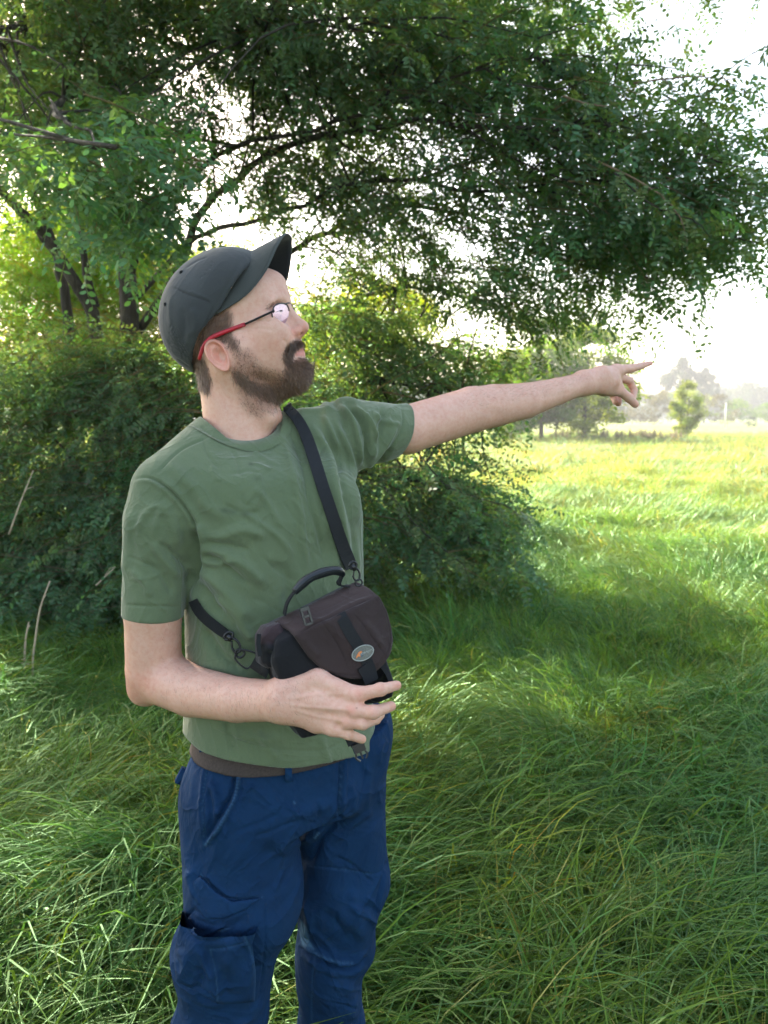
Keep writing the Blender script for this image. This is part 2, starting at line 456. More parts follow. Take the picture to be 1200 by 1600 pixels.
grass(10000, 8.5, 24, 1.0, COARSE, .8, 1.3, 'meadow_grass', 'rough tussocky grass where the tree shade ends', xm=.62)
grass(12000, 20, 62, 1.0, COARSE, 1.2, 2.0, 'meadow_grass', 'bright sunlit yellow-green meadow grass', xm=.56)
# upright tuft belt, sunlight put into its tint, in front of the low branch
n = 900; y = rng.uniform(4.2, 6.6, n); x = rng.uniform(.1, 2.6, n)
scatter('upright_grass', np.stack([x, y, gz(x, y)], 1), np.stack([rng.normal(0, .1, n), rng.normal(0, .1, n), rng.uniform(0, 6.3, n)], 1), rng.uniform(.7, 1.2, n),
        np.array([1.5, 1.35, .9]) * rng.uniform(.8, 1.3, (n, 1)), MIDG, label='upright bright grass tufts catching the sun right of the bag', cat='grass', kind='stuff')
# grass by the dead stems at the left
n = 700; y = rng.uniform(3.2, 5.2, n); x = -rng.uniform(.8, 2.6, n)
scatter('upright_grass', np.stack([x, y, gz(x, y)], 1), np.stack([rng.normal(0, .15, n), rng.normal(0, .15, n), rng.uniform(0, 6.3, n)], 1), rng.uniform(.6, 1.1, n),
        np.array([1.4, 1.3, .8]) * rng.uniform(.8, 1.3, (n, 1)), MIDG, label='upright light green grass at the foot of the left thicket', cat='grass', kind='stuff')
# seed stalks and weeds mixed into the grass
r_ = np.random.default_rng(12); STALK = []
for k in range(3):
    mb = MB()
    for i in range(3):
        x_, y_, h = r_.normal(0, .05), r_.normal(0, .05), r_.uniform(.25, .45); le = r_.normal(0, .18)
        c_ = spline([[x_, y_, 0], [x_ + le * .3, y_, h * .6], [x_ + le, y_, h]], 6); g = r_.uniform(.7, 1.2); mb.tube(c_, [.0012, .0008], 3, (2.9 * g, 1.7 * g, 2.8 * g))
        for j in range(7):
            q_ = c_[-1] - (c_[-1] - c_[-2]) * j * .16; d_ = r_.normal(0, 1, 3) * .0035; mb.add([q_, q_ + d_, q_ + d_ + [0, 0, .006], q_ + [0, 0, .006]], [(0, 1, 2, 3)], (3.0 * g, 1.7 * g, 2.6 * g))
    STALK.append(source('stalk_shape', mb.me('stalk_shape', M_grass, False)))
WEED = []
for k in range(3):
    V, F, Cc = [], [], []; kk = 0
    for i in range(9):
        an = i * 2.4; z = .04 + .02 * i; L = r_.uniform(.035, .06); d = np.array([math.cos(an), math.sin(an), r_.uniform(-.1, .5)]); sd_ = np.array([-math.sin(an), math.cos(an), 0]) * L * .33; p0 = np.array([r_.normal(0, .02), r_.normal(0, .02), z])
        V += [p0, p0 + d * L * .5 + sd_, p0 + d * L, p0 + d * L * .5 - sd_]; F.append((kk, kk + 1, kk + 2, kk + 3)); Cc += [[.9, 1.0, .9]] * 4; kk += 4
    WEED.append(source('weed_shape', flatmesh('weed_shape', V, F, np.array(Cc), M_grass)))
n = 150; y = rng.uniform(1.8, 9, n); x = rng.uniform(-1, 1, n) * (y * .6 + .4)
scatter('seed_stalks', np.stack([x, y, gz(x, y)], 1), np.stack([rng.normal(0, .35, n), rng.normal(0, .35, n), rng.uniform(0, 6.3, n)], 1), rng.uniform(.7, 1.1, n), rng.uniform(.6, 1.1, (n, 1)) * np.ones(3), STALK, label='thin pale seed stalks standing out of the green grass', cat='seed stalks', kind='stuff')
n = 900; y = rng.uniform(1.4, 6.5, n); x = rng.uniform(-1, 1, n) * (y * .6 + .4); kp = vnoise(x, y, .6, 33) > .62; x, y = x[kp], y[kp]; n = len(x)
scatter('low_weeds', np.stack([x, y, gz(x, y) + .07], 1), np.stack([rng.normal(0, .3, n), rng.normal(0, .3, n), rng.uniform(0, 6.3, n)], 1), rng.uniform(.35, .65, n), rng.uniform(.6, 1.1, (n, 1)) * np.array([1.1, 1.05, .8]), WEED, label='small broad-leaved weeds growing among the grass blades', cat='weeds', kind='stuff')
# ditch line of taller growth across the meadow
n = 1500; x = rng.uniform(5, 34, n); y = 49 + rng.normal(0, 1.2, n) + (x - 15) * .12
scatter('ditch_growth', np.stack([x, y, gz(x, y)], 1), np.stack([rng.normal(0, .1, n), rng.normal(0, .1, n), rng.uniform(0, 6.3, n)], 1), rng.uniform(1.0, 2.2, n) * np.where(x < 18, 1.0, .7),
        np.array([1.0, 1.0, .8]) * rng.uniform(.6, 1.3, (n, 1)), COARSE, label='dark strip of sedge along the ditch in the meadow', cat='sedge', kind='stuff')
r_ = np.random.default_rng(3); mb = MB()
for i in range(14):
    h = r_.uniform(.35, .7); x_, y_ = r_.normal(0, .12, 2)
    mb.tube([[x_, y_, 0], [x_ * 1.1, y_ * 1.1, h * .5]], .004, 3, (.30, .2, .10)); mb.tube([[x_ * 1.1, y_ * 1.1, h * .5], [x_ * 1.3, y_ * 1.3, h]], [.02, .035, .012], 5, (.26, .20, .10))
M_dock, nt, p, o = newmat('dock_seed'); nt.links.new(attr(nt, 'Col'), p.inputs['Base Color']); p.inputs['Roughness'].default_value = .9
DOCK = [source('dock_shape', mb.me('dock_shape', M_dock))]
n = 60; x = rng.uniform(9, 17, n); y = 47.5 + rng.normal(0, .8, n) + (x - 15) * .12
scatter('dock_stems', np.stack([x, y, gz(x, y)], 1), np.stack([x * 0, x * 0, rng.uniform(0, 6.3, n)], 1), rng.uniform(.6, 1.2, n), np.ones((n, 3)), DOCK,
        label='reddish brown dock seed heads standing along the ditch', cat='dock plants', kind='stuff')
# tan fallen leaves caught in the grass
mb = MB()
for i in range(60):
    x = rng.uniform(-1.3, 2.6); y = rng.uniform(1.6, 4.5); q = np.array([x, y, float(gz(x, y)) + rng.uniform(.10, .19)]); e = Euler((rng.normal(0, .5), rng.normal(0, .5), rng.uniform(0, 6))).to_matrix(); e = np.array(e)
    L = rng.uniform(.008, .016); pts = [q + e @ np.array(v) for v in ((-L, 0, 0), (-L * .4, L * .45, .002), (L * .5, L * .4, .001), (L, 0, 0), (L * .5, -L * .4, 0), (-L * .4, -L * .45, .002))]
    mb.add(pts, [(0, 1, 2, 3, 4, 5)], [(.45, .22, .08), (.50, .36, .16), (.35, .15, .06)][i % 3])
obj('fallen_leaves', mb.me('fallen_leaves', M_dock, False), label='small tan dead leaves scattered in the grass', cat='leaves', kind='stuff')
# ====================================================================== locust trees
def frond(r_, L, nl, lw, droop):
    """one compound leaf: points along a rachis with paired oval leaflets"""
    V, F, Cc = [], [], []; k = 0
    p = np.zeros(3); th = r_.uniform(.1, .4); pts = [p.copy()]
    for s in range(8):
        th -= droop / 8; p = p + np.array([math.cos(th), 0, math.sin(th)]) * L / 8; pts.append(p.copy())
    pts = np.array(pts)
    for s in range(4):   # rachis
        a, b = pts[2 * s], pts[2 * s + 2]; w = np.array([0, .0009, 0]); V += [a - w, a + w, b + w, b - w]; F.append((k, k + 1, k + 2, k + 3)); Cc += [[1.5, 1.1, 1.1]] * 4; k += 4
    g_ = r_.uniform(.8, 1.2)
    for i in range(nl * 2 + 1):
        t = .18 + .82 * (i // 2) / nl if i < nl * 2 else 1.0
        q = np.array([np.interp(t, np.linspace(0, 1, 9), pts[:, j]) for j in range(3)])
        side = 0 if i == nl * 2 else (1 if i % 2 else -1)
        an = side * r_.uniform(1.05, 1.4); dz = r_.normal(-.25, .35)
        d = np.array([math.cos(an) * math.cos(dz), math.sin(an) * math.cos(dz), math.sin(dz)])
        up = np.array([r_.normal(0, .25), r_.normal(0, .3), 1.0]); s_ = np.cross(up, d); s_ /= np.linalg.norm(s_)
        l = lw * r_.uniform(.8, 1.15) * (1 - .25 * abs(t - .55)); w = l * .24
        c = (np.array([g_ * r_.uniform(.85, 1.2), g_ * r_.uniform(.9, 1.12), g_])).tolist()
        V += [q + d * l * .04, q + d * l * .35 + s_ * w, q + d * l * .72 + s_ * w * .9, q + d * l, q + d * l * .72 - s_ * w * .9, q + d * l * .35 - s_ * w]
        F += [(k, k + 1, k + 2, k + 3), (k, k + 3, k + 4, k + 5)]; Cc += [c] * 6; k += 6
    return np.array(V), F, np.array(Cc)
def spray(seed, nf=9, L=.20, tw=.5):
    r_ = np.random.default_rng(seed); Vs, Fs, Cs = [], [], []; k = 0
    az = 0; th = .15; p = np.zeros(3); P_ = [p.copy()]
    for s in range(8):
        th -= r_.uniform(0, .12); az += r_.normal(0, .15); p = p + np.array([math.cos(th) * math.cos(az), math.cos(th) * math.sin(az), math.sin(th)]) * tw / 8; P_.append(p.copy())
    P_ = np.array(P_)
    mb = MB(); mb.tube(P_, [.0035, .0012], 4); Vt = np.concatenate(mb.v); Vs.append(Vt); Fs += mb.f; Cs.append(np.tile([1.8, .8, 1.0], (len(Vt), 1))); k = len(Vt)
    for i in range(nf):
        t = .15 + .85 * i / (nf - 1); q = np.array([np.interp(t, np.linspace(0, 1, 9), P_[:, j]) for j in range(3)])
        V, F, Cc = frond(r_, L * r_.uniform(.7, 1.15), int(r_.integers(5, 8)), .036 * r_.uniform(.85, 1.1), r_.uniform(.4, 1.3))
        e = np.array(Euler((r_.normal(0, .5), r_.uniform(-.1, .7), (1 if i % 2 else -1) * r_.uniform(.5, 1.2) if i < nf - 1 else 0)).to_matrix())
        Vs.append(V @ e.T + q); Fs += [tuple(a + k for a in f) for f in F]; Cs.append(Cc); k += len(V)
    return mesh('spray_shape', np.concatenate(Vs), Fs, M_leaf, np.concatenate(Cs), False)
SPRAY = [source('spray_shape', spray(s)) for s in range(7)]
BIGSPRAY = SPRAY
M_bark, nt, p, o = newmat('locust_bark')
vm = mapping(nt, (14, 14, 2.2)); n1 = noise(nt, 1, 6, .7, vm, dist=1.5)
nt.links.new(ramp(nt, n1, [(.3, (.018, .014, .010)), (.55, (.055, .043, .030)), (.75, (.12, .10, .07))]), p.inputs['Base Color']); p.inputs['Roughness'].default_value = .95
nt.links.new(bump(nt, n1, .9, .02), p.inputs['Normal'])
M_twig = simple('bare_twig', (.20, .13, .08), .85)
def limb(name, pts, rs, parent, n=9, mat=None, wob=.02):
    c_ = spline([W(*q) if q[1] > -400 else q for q in pts], 26); c_[1:-1] += rng.normal(0, wob * .4, (24, 3)) * np.linspace(.3, 1, 24)[:, None]
    mb = MB(); mb.tube(c_, rs, n); return obj(name, mb.me(name, mat or M_bark), parent), c_
FLECKS = [(W(760, 950, 5.8), .30), (W(655, 975, 5.4), .25), (W(880, 1020, 4.7), .22), (W(1000, 1150, 3.7), .28), (W(700, 1225, 3.2), .20), (W(1000, 920, 6.5), .3), (W(1080, 880, 7.4), .3), (W(130, 1105, 4.1), .30), (W(70, 1120, 4.0), .2),
          (W(505, 650, 1.50), .22), (W(485, 1450, 1.50), .20), (W(960, 1180, 3.5), .2), (W(620, 1180, 3.6), .16), (W(860, 930, 6.3), .25)]
_rf = np.random.default_rng(44); FLECKS += [(np.array([_rf.uniform(.4, 5), _rf.uniform(3.5, 9.5), .2]), _rf.uniform(.18, .42)) for _ in range(24)]
SV = np.array(SUN)
def in_fleck(P, pad=.35):
    m = np.zeros(len(P), bool)
    for c, r in FLECKS:
        q = P - c; t = q @ SV; m |= (np.linalg.norm(q - np.outer(t, SV), axis=1) < r + pad) & (t > 0)
    return m
def crown_points(cl, seed):
    r_ = np.random.default_rng(seed); P, T = [], []
    for px, py, Y, rx, ry, rd, n, tn in cl:
        c = W(px, py, Y); R_ = np.array([wr(rx, Y), rd, wr(ry, Y)])
        d = r_.normal(0, 1, (n, 3)); d /= np.linalg.norm(d, axis=1)[:, None]; rr = r_.random(n) ** .42
        P.append(c + d * rr[:, None] * R_); T.append(np.tile(tn, (n, 1)))
    return np.concatenate(P), np.concatenate(T)
def crown(name, cl, parent, seed, out=(0, 0, 0), srcs=SPRAY, smin_=.8, smax_=1.25, gaps=(), dirpt=None, droop=.25):
    P, T = crown_points(cl, seed); keep = np.ones(len(P), bool)
    for gx, gy, rx, ry in gaps:
        # holes through the crown, along the lines they open on in the photograph
        px, py = proj(P); keep &= ((px - gx) / rx) ** 2 + ((py - gy) / ry) ** 2 > rng.uniform(.55, 1.15, len(P))
    keep &= P[:, 2] > .25
    keep &= ~(in_fleck(P, .24) & (P[:, 2] > 3.0))
    P = P[keep]; T = T[keep]; n = len(P)
    c0 = W(190, 250, 8.0) if dirpt is None else np.array(dirpt)
    az = np.arctan2(P[:, 1] - c0[1], P[:, 0] - c0[0]) + rng.normal(0, .8, n)
    rot = np.stack([rng.normal(0, .35, n), droop + rng.normal(0, .30, n), az], 1)
    tc = T * rng.uniform(.75, 1.25, (n, 1)) * (1 + rng.normal(0, .06, (n, 3)))
    s = rng.uniform(smin_, smax_, n)
    P = P - np.stack([np.cos(az), np.sin(az), 0 * az], 1) * (.22 * s)[:, None]
    return scatter(name, P, rot, s, tc, srcs, parent, kind='stuff')
D = (1, 1, 1); DB = (.86, .98, 1.0); LIT = (2.1, 1.65, .65); SUNLIT = (2.5, 2.3, .55)  # the two bright tints put sunlight into the leaf colour
base = W(196, 906, 7.6); base[2] = 0
big = thing('locust_tree', tuple(base), 'large dark locust tree with several stems spreading its feathery crown over the man', 'tree')
limb('trunk', [(200, 925, 7.6), (205, 640, 7.6), (202, 500, 7.6), (197, 380, 7.6), (189, 240, 7.7), (176, 60, 7.9), (168, -200, 8.2)], [.11, .085, .068, .05], big)
limb('trunk', [(172, 915, 7.5), (160, 640, 7.4), (148, 505, 7.4), (112, 432, 7.3), (62, 362, 7.2), (0, 298, 7.1), (-90, 220, 7.0)], [.09, .060, .042, .032], big)
limb('trunk', [(120, 920, 7.7), (112, 640, 7.7), (105, 490, 7.7), (88, 400, 7.6), (55, 310, 7.5), (12, 232, 7.4), (-60, 120, 7.3)], [.07, .046, .034, .025], big)
limb('trunk', [(150, 480, 7.45), (132, 410, 7.4), (128, 300, 7.5), (150, 150, 7.6), (160, 0, 7.7)], [.035, .03, .02], big, 7)
limb('trunk', [(185, 300, 7.6), (190, 120, 7.5), (205, -80, 7.4)], [.04, .03, .025], big, 7)
BO = [
    ([(205, 430, 7.6), (235, 332, 7.3), (285, 288, 7.0), (350, 236, 6.6), (430, 214, 6.2), (560, 180, 5.8), (700, 120, 5.4), (840, 90, 5.2)], [.045, .035, .02, .006]),
    ([(215, 520, 7.7), (275, 430, 7.5), (302, 362, 7.2), (325, 315, 7.0), (375, 278, 6.7), (440, 228, 6.4), (540, 205, 6.0), (680, 190, 5.6), (900, 200, 5.2), (1060, 170, 5.0)], [.06, .05, .04, .025, .006]),
    ([(210, 470, 7.6), (290, 385, 7.3), (350, 357, 7.0), (405, 344, 6.8), (460, 326, 6.5), (580, 280, 6.2), (760, 300, 5.8), (960, 280, 5.2), (1130, 330, 4.9)], [.04, .028, .022, .006]),
    ([(220, 560, 7.8), (340, 470, 7.6), (470, 384, 7.2), (525, 358, 7.0), (600, 326, 6.8), (720, 330, 6.4), (880, 400, 6.0), (1020, 440, 5.6)], [.05, .035, .02, .006]),
    ([(230, 620, 8.0), (400, 540, 7.8), (540, 470, 7.6), (640, 450, 7.2), (760, 470, 7.0), (900, 470, 6.6)], [.045, .03, .018, .006]),
    ([(230, 700, 8.0), (420, 640, 7.6), (560, 600, 7.2), (680, 610, 6.8), (780, 660, 6.6)], [.04, .025, .015, .005]),
    ([(230, 740, 7.9), (420, 730, 7.3), (560, 740, 6.8), (680, 760, 6.4), (780, 800, 6.2)], [.035, .022, .014, .004]),
    ([(190, 200, 7.8), (260, 100, 7.0), (400, 40, 6.0), (600, 30, 5.4)], [.05, .035, .02, .008]),
    ([(180, 150, 7.8), (110, 150, 6.0), (90, 180, 4.5), (180, 230, 3.0)], [.045, .03, .018, .005]),
    ([(176, 80, 7.9), (60, 40, 6.5), (-40, 60, 5.0)], [.045, .03, .015]),
]
bough_pts = []
for pts, rs in BO:
    o_, c_ = limb('branch', pts, [a_ * .68 for a_ in rs], big, 8, wob=.045); bough_pts.append(c_[7:])
bough_pts = np.concatenate(bough_pts)
CL = [  # px, py, Y, rx px, ry px, depth m, count, tint
    (60, 60, 6.0, 170, 110, 1.2, 60, D), (230, 70, 6.2, 150, 110, 1.0, 60, D), (330, 150, 6.5, 120, 70, .9, 40, D), (430, 60, 6.2, 150, 90, 1.0, 75, D),
    (120, 190, 5.0, 150, 100, .9, 60, DB), (210, 250, 4.0, 90, 60, .5, 26, DB), (70, 250, 5.0, 100, 80, .8, 34, DB),
    (560, 60, 6.0, 140, 80, 1.0, 70, D), (690, 60, 5.8, 140, 80, 1.0, 85, D), (800, 90, 5.6, 120, 80, .9, 75, DB), (900, 130, 5.4, 100, 70, .8, 60, D),
    (480, 150, 6.2, 130, 60, .9, 55, D), (610, 150, 6.0, 130, 60, .9, 60, D), (730, 170, 5.8, 120, 60, .9, 60, DB), (860, 190, 5.5, 120, 70, .8, 75, DB),
    (980, 170, 5.2, 100, 60, .7, 52, D), (1060, 190, 5.0, 90, 50, .6, 36, D), (1010, 240, 5.2, 110, 60, .7, 60, DB), (1110, 260, 4.9, 70, 55, .5, 24, D), (1050, 310, 5.0, 110, 55, .6, 56, DB),
    (1140, 330, 4.8, 55, 50, .4, 16, D), (930, 280, 5.5, 110, 60, .8, 60, DB), (830, 260, 5.8, 110, 55, .8, 50, D),
    (960, 335, 5.4, 120, 46, .8, 68, DB), (1070, 350, 5.2, 85, 34, .6, 36, DB), (860, 360, 5.8, 110, 50, .8, 50, D), (870, 400, 6.0, 120, 34, .8, 64, DB), (980, 400, 5.7, 80, 26, .6, 34, D),
    (780, 420, 6.2, 110, 50, .8, 52, D), (700, 330, 6.2, 100, 45, .8, 36, D), (600, 300, 6.4, 110, 50, .8, 48, D), (500, 270, 6.6, 100, 50, .8, 44, D), (430, 300, 6.8, 80, 40, .7, 20, D),
    (540, 360, 6.8, 80, 35, .8, 24, D), (640, 400, 6.8, 100, 40, .8, 36, D), (820, 468, 6.4, 80, 28, .6, 22, D),
    (520, 500, 7.2, 90, 60, .9, 50, D), (620, 520, 7.2, 90, 50, .9, 46, D), (720, 560, 7.0, 90, 50, .9, 50, D), (560, 600, 7.2, 100, 60, .9, 60, D), (680, 620, 7.0, 90, 40, .8, 36, D),
    (600, 720, 6.8, 80, 40, .8, 34, D), (700, 720, 6.6, 60, 35, .7, 14, D), (640, 790, 6.5, 100, 50, .8, 50, DB), (730, 800, 6.3, 80, 55, .6, 44, DB), (590, 850, 6.6, 60, 40, .7, 12, D), (740, 860, 6.2, 50, 25, .4, 12, D), (790, 790, 6.2, 35, 35, .4, 10, DB), (640, 870, 6.3, 50, 25, .4, 8, D),
    (920, 490, 6.2, 50, 20, .4, 12, D),
    # deeper parts of the crown
    (650, 180, 9.5, 260, 140, 1.6, 130, D), (850, 250, 9.0, 160, 100, 1.4, 60, D), (430, 160, 9.0, 200, 120, 1.5, 60, D), (620, 430, 9.5, 200, 70, 1.2, 40, D),
]
GAPS = [(70, 390, 140, 95), (205, 430, 60, 80), (20, 300, 60, 50), (285, 330, 55, 36), (395, 345, 40, 22), (470, 390, 55, 24), (330, 120, 75, 24), (250, 105, 40, 30), (455, 150, 50, 22), (385, 160, 45, 16), (700, 235, 50, 36), (610, 210, 60, 26), (860, 235, 34, 20), (545, 100, 28, 34), (550, 235, 50, 18), (640, 380, 45, 18), (760, 500, 50, 44), (690, 480, 30, 28), (850, 405, 40, 14), (950, 210, 30, 14),
        (800, 382, 40, 14), (700, 440, 50, 16), (60, 290, 50, 16), (100, 215, 22, 12), (480, 330, 40, 14), (1010, 205, 18, 10), (610, 570, 18, 12), (530, 440, 30, 16), (1150, 220, 26, 18), (660, 160, 22, 12), (760, 60, 18, 14), (870, 320, 20, 10), (950, 480, 20, 10)]
def cf(c):
    k = 1.5 if c[0] < 480 and c[1] < 480 and c[2] < 8 else .40 if c[0] > 850 else .56 if c[1] < 450 else .9
    return (*c[:6], int(c[6] * k), c[7])
CL = [cf(c) for c in CL] + [(140, 110, 9.6, 300, 190, 1.6, 190, D), (90, 160, 7.0, 200, 130, .9, 90, D), (20, 90, 7.5, 110, 120, .9, 70, D), (460, 340, 8.5, 150, 55, 1.0, 80, D), (520, 400, 9.0, 150, 60, 1.0, 130, LIT), (400, 390, 9.5, 110, 40, 1.0, 50, LIT), (620, 440, 9.0, 120, 50, 1.0, 70, LIT), (20, 60, 7.5, 90, 90, .8, 40, D), (560, 240, 8.0, 140, 50, 1.0, 50, D)]
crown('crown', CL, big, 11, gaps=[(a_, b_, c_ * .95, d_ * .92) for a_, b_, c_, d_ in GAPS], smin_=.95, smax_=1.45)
# the part of the crown above the frame that keeps the sun off the man
n = 2600; r2 = np.random.default_rng(5); d = r2.normal(0, 1, (n, 3)); d /= np.linalg.norm(d, axis=1)[:, None]
P = np.array([-1.6, 10.3, 7.6]) + d * (r2.random(n) ** .4)[:, None] * np.array([6.2, 4.3, 1.8])
n = 700; d = r2.normal(0, 1, (n, 3)); d /= np.linalg.norm(d, axis=1)[:, None]
P2 = np.array([-1.5, 5.6, 5.6]) + d * (r2.random(n) ** .4)[:, None] * np.array([3.5, 2.2, .9])
P = np.concatenate([P, P2]); P = P[(proj(P)[1] < -60) & ~in_fleck(P, .52)]
d = r2.normal(0, 1, (900, 3)); d /= np.linalg.norm(d, axis=1)[:, None]; P3 = np.array([-.8, 15.5, 8.2]) + d * (r2.random(900) ** .4)[:, None] * np.array([4.6, 3.2, 1.5])  # crown added further back to shade the grass at the right
P = np.concatenate([P, P3[(proj(P3)[1] < 120) & ~in_fleck(P3, .52)]]); n = len(P)
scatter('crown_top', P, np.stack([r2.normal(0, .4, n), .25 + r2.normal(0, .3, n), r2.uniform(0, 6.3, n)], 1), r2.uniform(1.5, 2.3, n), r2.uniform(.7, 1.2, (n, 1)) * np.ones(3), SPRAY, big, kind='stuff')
# side branches that carry the foliage
P_, T_ = crown_points(CL, 11); r2 = np.random.default_rng(9); mb = MB()
for q in P_[r2.choice(len(P_), 330, replace=False)]:
    dd = np.linalg.norm(bough_pts - q, axis=1); b_ = bough_pts[np.argsort(dd)[r2.integers(2, 30)]]
    if np.linalg.norm(q - b_) > 2.2: continue
    m_ = (q + b_) / 2 + r2.normal(0, .06, 3) + np.array([0, 0, .05]); mb.tube(spline([b_, m_, q], 7), [.010, .006, .003], 4)
obj('side_branches', mb.me('side_branches', M_bark), big, kind='stuff')
# the nearest fronds at the right-hand tip of the crown are separate leaves
fr_me = []
for s in range(4):
    V, F, Cc = frond(np.random.default_rng(60 + s), .21, 7, .040, .7); fr_me.append(mesh('leaf', V, F, None, Cc * np.array([1.3, 1.15, .9]), False))
M_leaf2, nt, p, o = newmat('locust_leaf_near'); p.inputs['Roughness'].default_value = .4; p.inputs['Specular IOR Level'].default_value = .4
nt.links.new(mixc(nt, 1.0, (.085, .145, .070), attr(nt, 'Col'), 'MULTIPLY'), p.inputs['Base Color'])
p_t = nt.nodes.new('ShaderNodeBsdfTranslucent'); nt.links.new(mixc(nt, 1.0, (.20, .32, .04), attr(nt, 'Col'), 'MULTIPLY'), p_t.inputs[0]); ms = nt.nodes.new('ShaderNodeMixShader'); ms.inputs[0].default_value = .4
nt.links.new(p.outputs[0], ms.inputs[1]); nt.links.new(p_t.outputs[0], ms.inputs[2]); nt.links.new(ms.outputs[0], o.inputs['Surface'])
for m_ in fr_me: m_.materials.append(M_leaf2)
r2 = np.random.default_rng(21)
TWIGS = [[(930, 250, 4.7), (1010, 290, 4.5), (1060, 335, 4.4), (1075, 390, 4.35)], [(960, 270, 4.6), (1020, 320, 4.45), (1085, 345, 4.4), (1110, 372, 4.4)], [(990, 130, 4.8), (1070, 120, 4.6), (1130, 125, 4.5), (1165, 145, 4.45)],
         [(1040, 150, 4.7), (1100, 190, 4.6), (1125, 240, 4.5)], [(1090, 240, 4.6), (1150, 260, 4.5), (1195, 250, 4.4)], [(1080, 330, 4.6), (1150, 370, 4.5), (1190, 380, 4.4)], [(840, 60, 4.9), (900, 40, 4.8), (960, 20, 4.7)],
         [(880, 150, 4.8), (930, 165, 4.7), (975, 160, 4.6)], [(1000, 430, 5.2), (1050, 450, 5.1), (1055, 485, 5.1)], [(640, 690, 5.8), (700, 760, 5.6), (790, 790, 5.5), (815, 815, 5.5)], [(600, 760, 5.9), (660, 830, 5.8), (720, 880, 5.7), (735, 915, 5.7)],
         [(700, 640, 5.9), (760, 660, 5.8), (790, 690, 5.8)], [(940, 595, 6.0), (975, 592, 5.9), (1000, 600, 5.9)], [(800, 130, 5.0), (870, 140, 4.9), (930, 120, 4.8)], [(960, 100, 5.0), (1040, 105, 4.9), (1080, 115, 4.8)]]
nleaf = 0
for tw_ in TWIGS:
    o_, c_ = limb('twig', tw_, [.006, .002], big, 5, M_twig if nleaf % 3 == 0 else M_bark, .01)
    L_ = np.linalg.norm(c_[-1] - c_[0]); k_ = int(L_ / .055)
    for i in range(k_):
        t = (i + .5) / k_; j = int(t * 25); dv = c_[min(j + 1, 25)] - c_[max(j - 1, 0)]; az = math.atan2(dv[1], dv[0]) + (1 if i % 2 else -1) * r2.uniform(.5, 1.3)
        lf = obj('leaf', fr_me[int(r2.integers(0, 4))], big, loc=None); lf.location = c_[j]; lf.rotation_euler = (r2.normal(0, .4), r2.uniform(0, .9), az); s_ = r2.uniform(.75, 1.1); lf.scale = (s_, s_, s_); nleaf += 1
for ch_o in big.children:
    if ch_o.name.startswith('leaf'): ch_o.matrix_parent_inverse = Matrix.Translation(-Vector(big.location))

# second locust group behind, its sunlight put in by leaf tint
b2 = W(-60, 830, 11.5); b2[2] = 0
back_tree = thing('locust_tree', tuple(b2), 'sunlit yellow-green locust tree behind the leaning stems at the left', 'tree')
limb('trunk', [(-60, 860, 11.5), (-50, 600, 11.5), (-30, 300, 11.8), (0, 0, 12)], [.12, .1, .06], back_tree)
limb('trunk', [(250, 850, 12), (262, 600, 12), (255, 430, 12.2), (240, 250, 12.5)], [.06, .05, .03], back_tree)
limb('branch', [(-40, 480, 11.6), (60, 420, 11.4), (160, 400, 11.2), (260, 380, 11)], [.04, .02, .01], back_tree)
crown('crown', [(*q_[:6], int(q_[6] * 2.2), q_[7]) for q_ in [(40, 420, 11, 140, 90, 1.2, 90, SUNLIT), (160, 400, 11, 130, 80, 1.2, 85, SUNLIT), (90, 330, 11.5, 120, 60, 1.0, 55, SUNLIT), (270, 420, 11.5, 110, 60, 1.2, 60, LIT), (380, 420, 11.5, 110, 60, 1.2, 60, LIT), (500, 470, 12, 110, 60, 1.2, 45, LIT), (40, 130, 12, 160, 130, 1.5, 60, LIT),
                (60, 520, 11, 160, 80, 1.4, 90, LIT), (240, 520, 11, 160, 80, 1.4, 90, LIT), (430, 540, 11.5, 150, 70, 1.3, 70, LIT), (200, 640, 11.5, 250, 120, 1.4, 110, D), (520, 640, 12, 120, 80, 1.2, 50, D)]],
      back_tree, 31, dirpt=b2 + UP * 3, smin_=1.0, smax_=1.6, gaps=[(285, 330, 60, 40), (60, 290, 45, 14)])
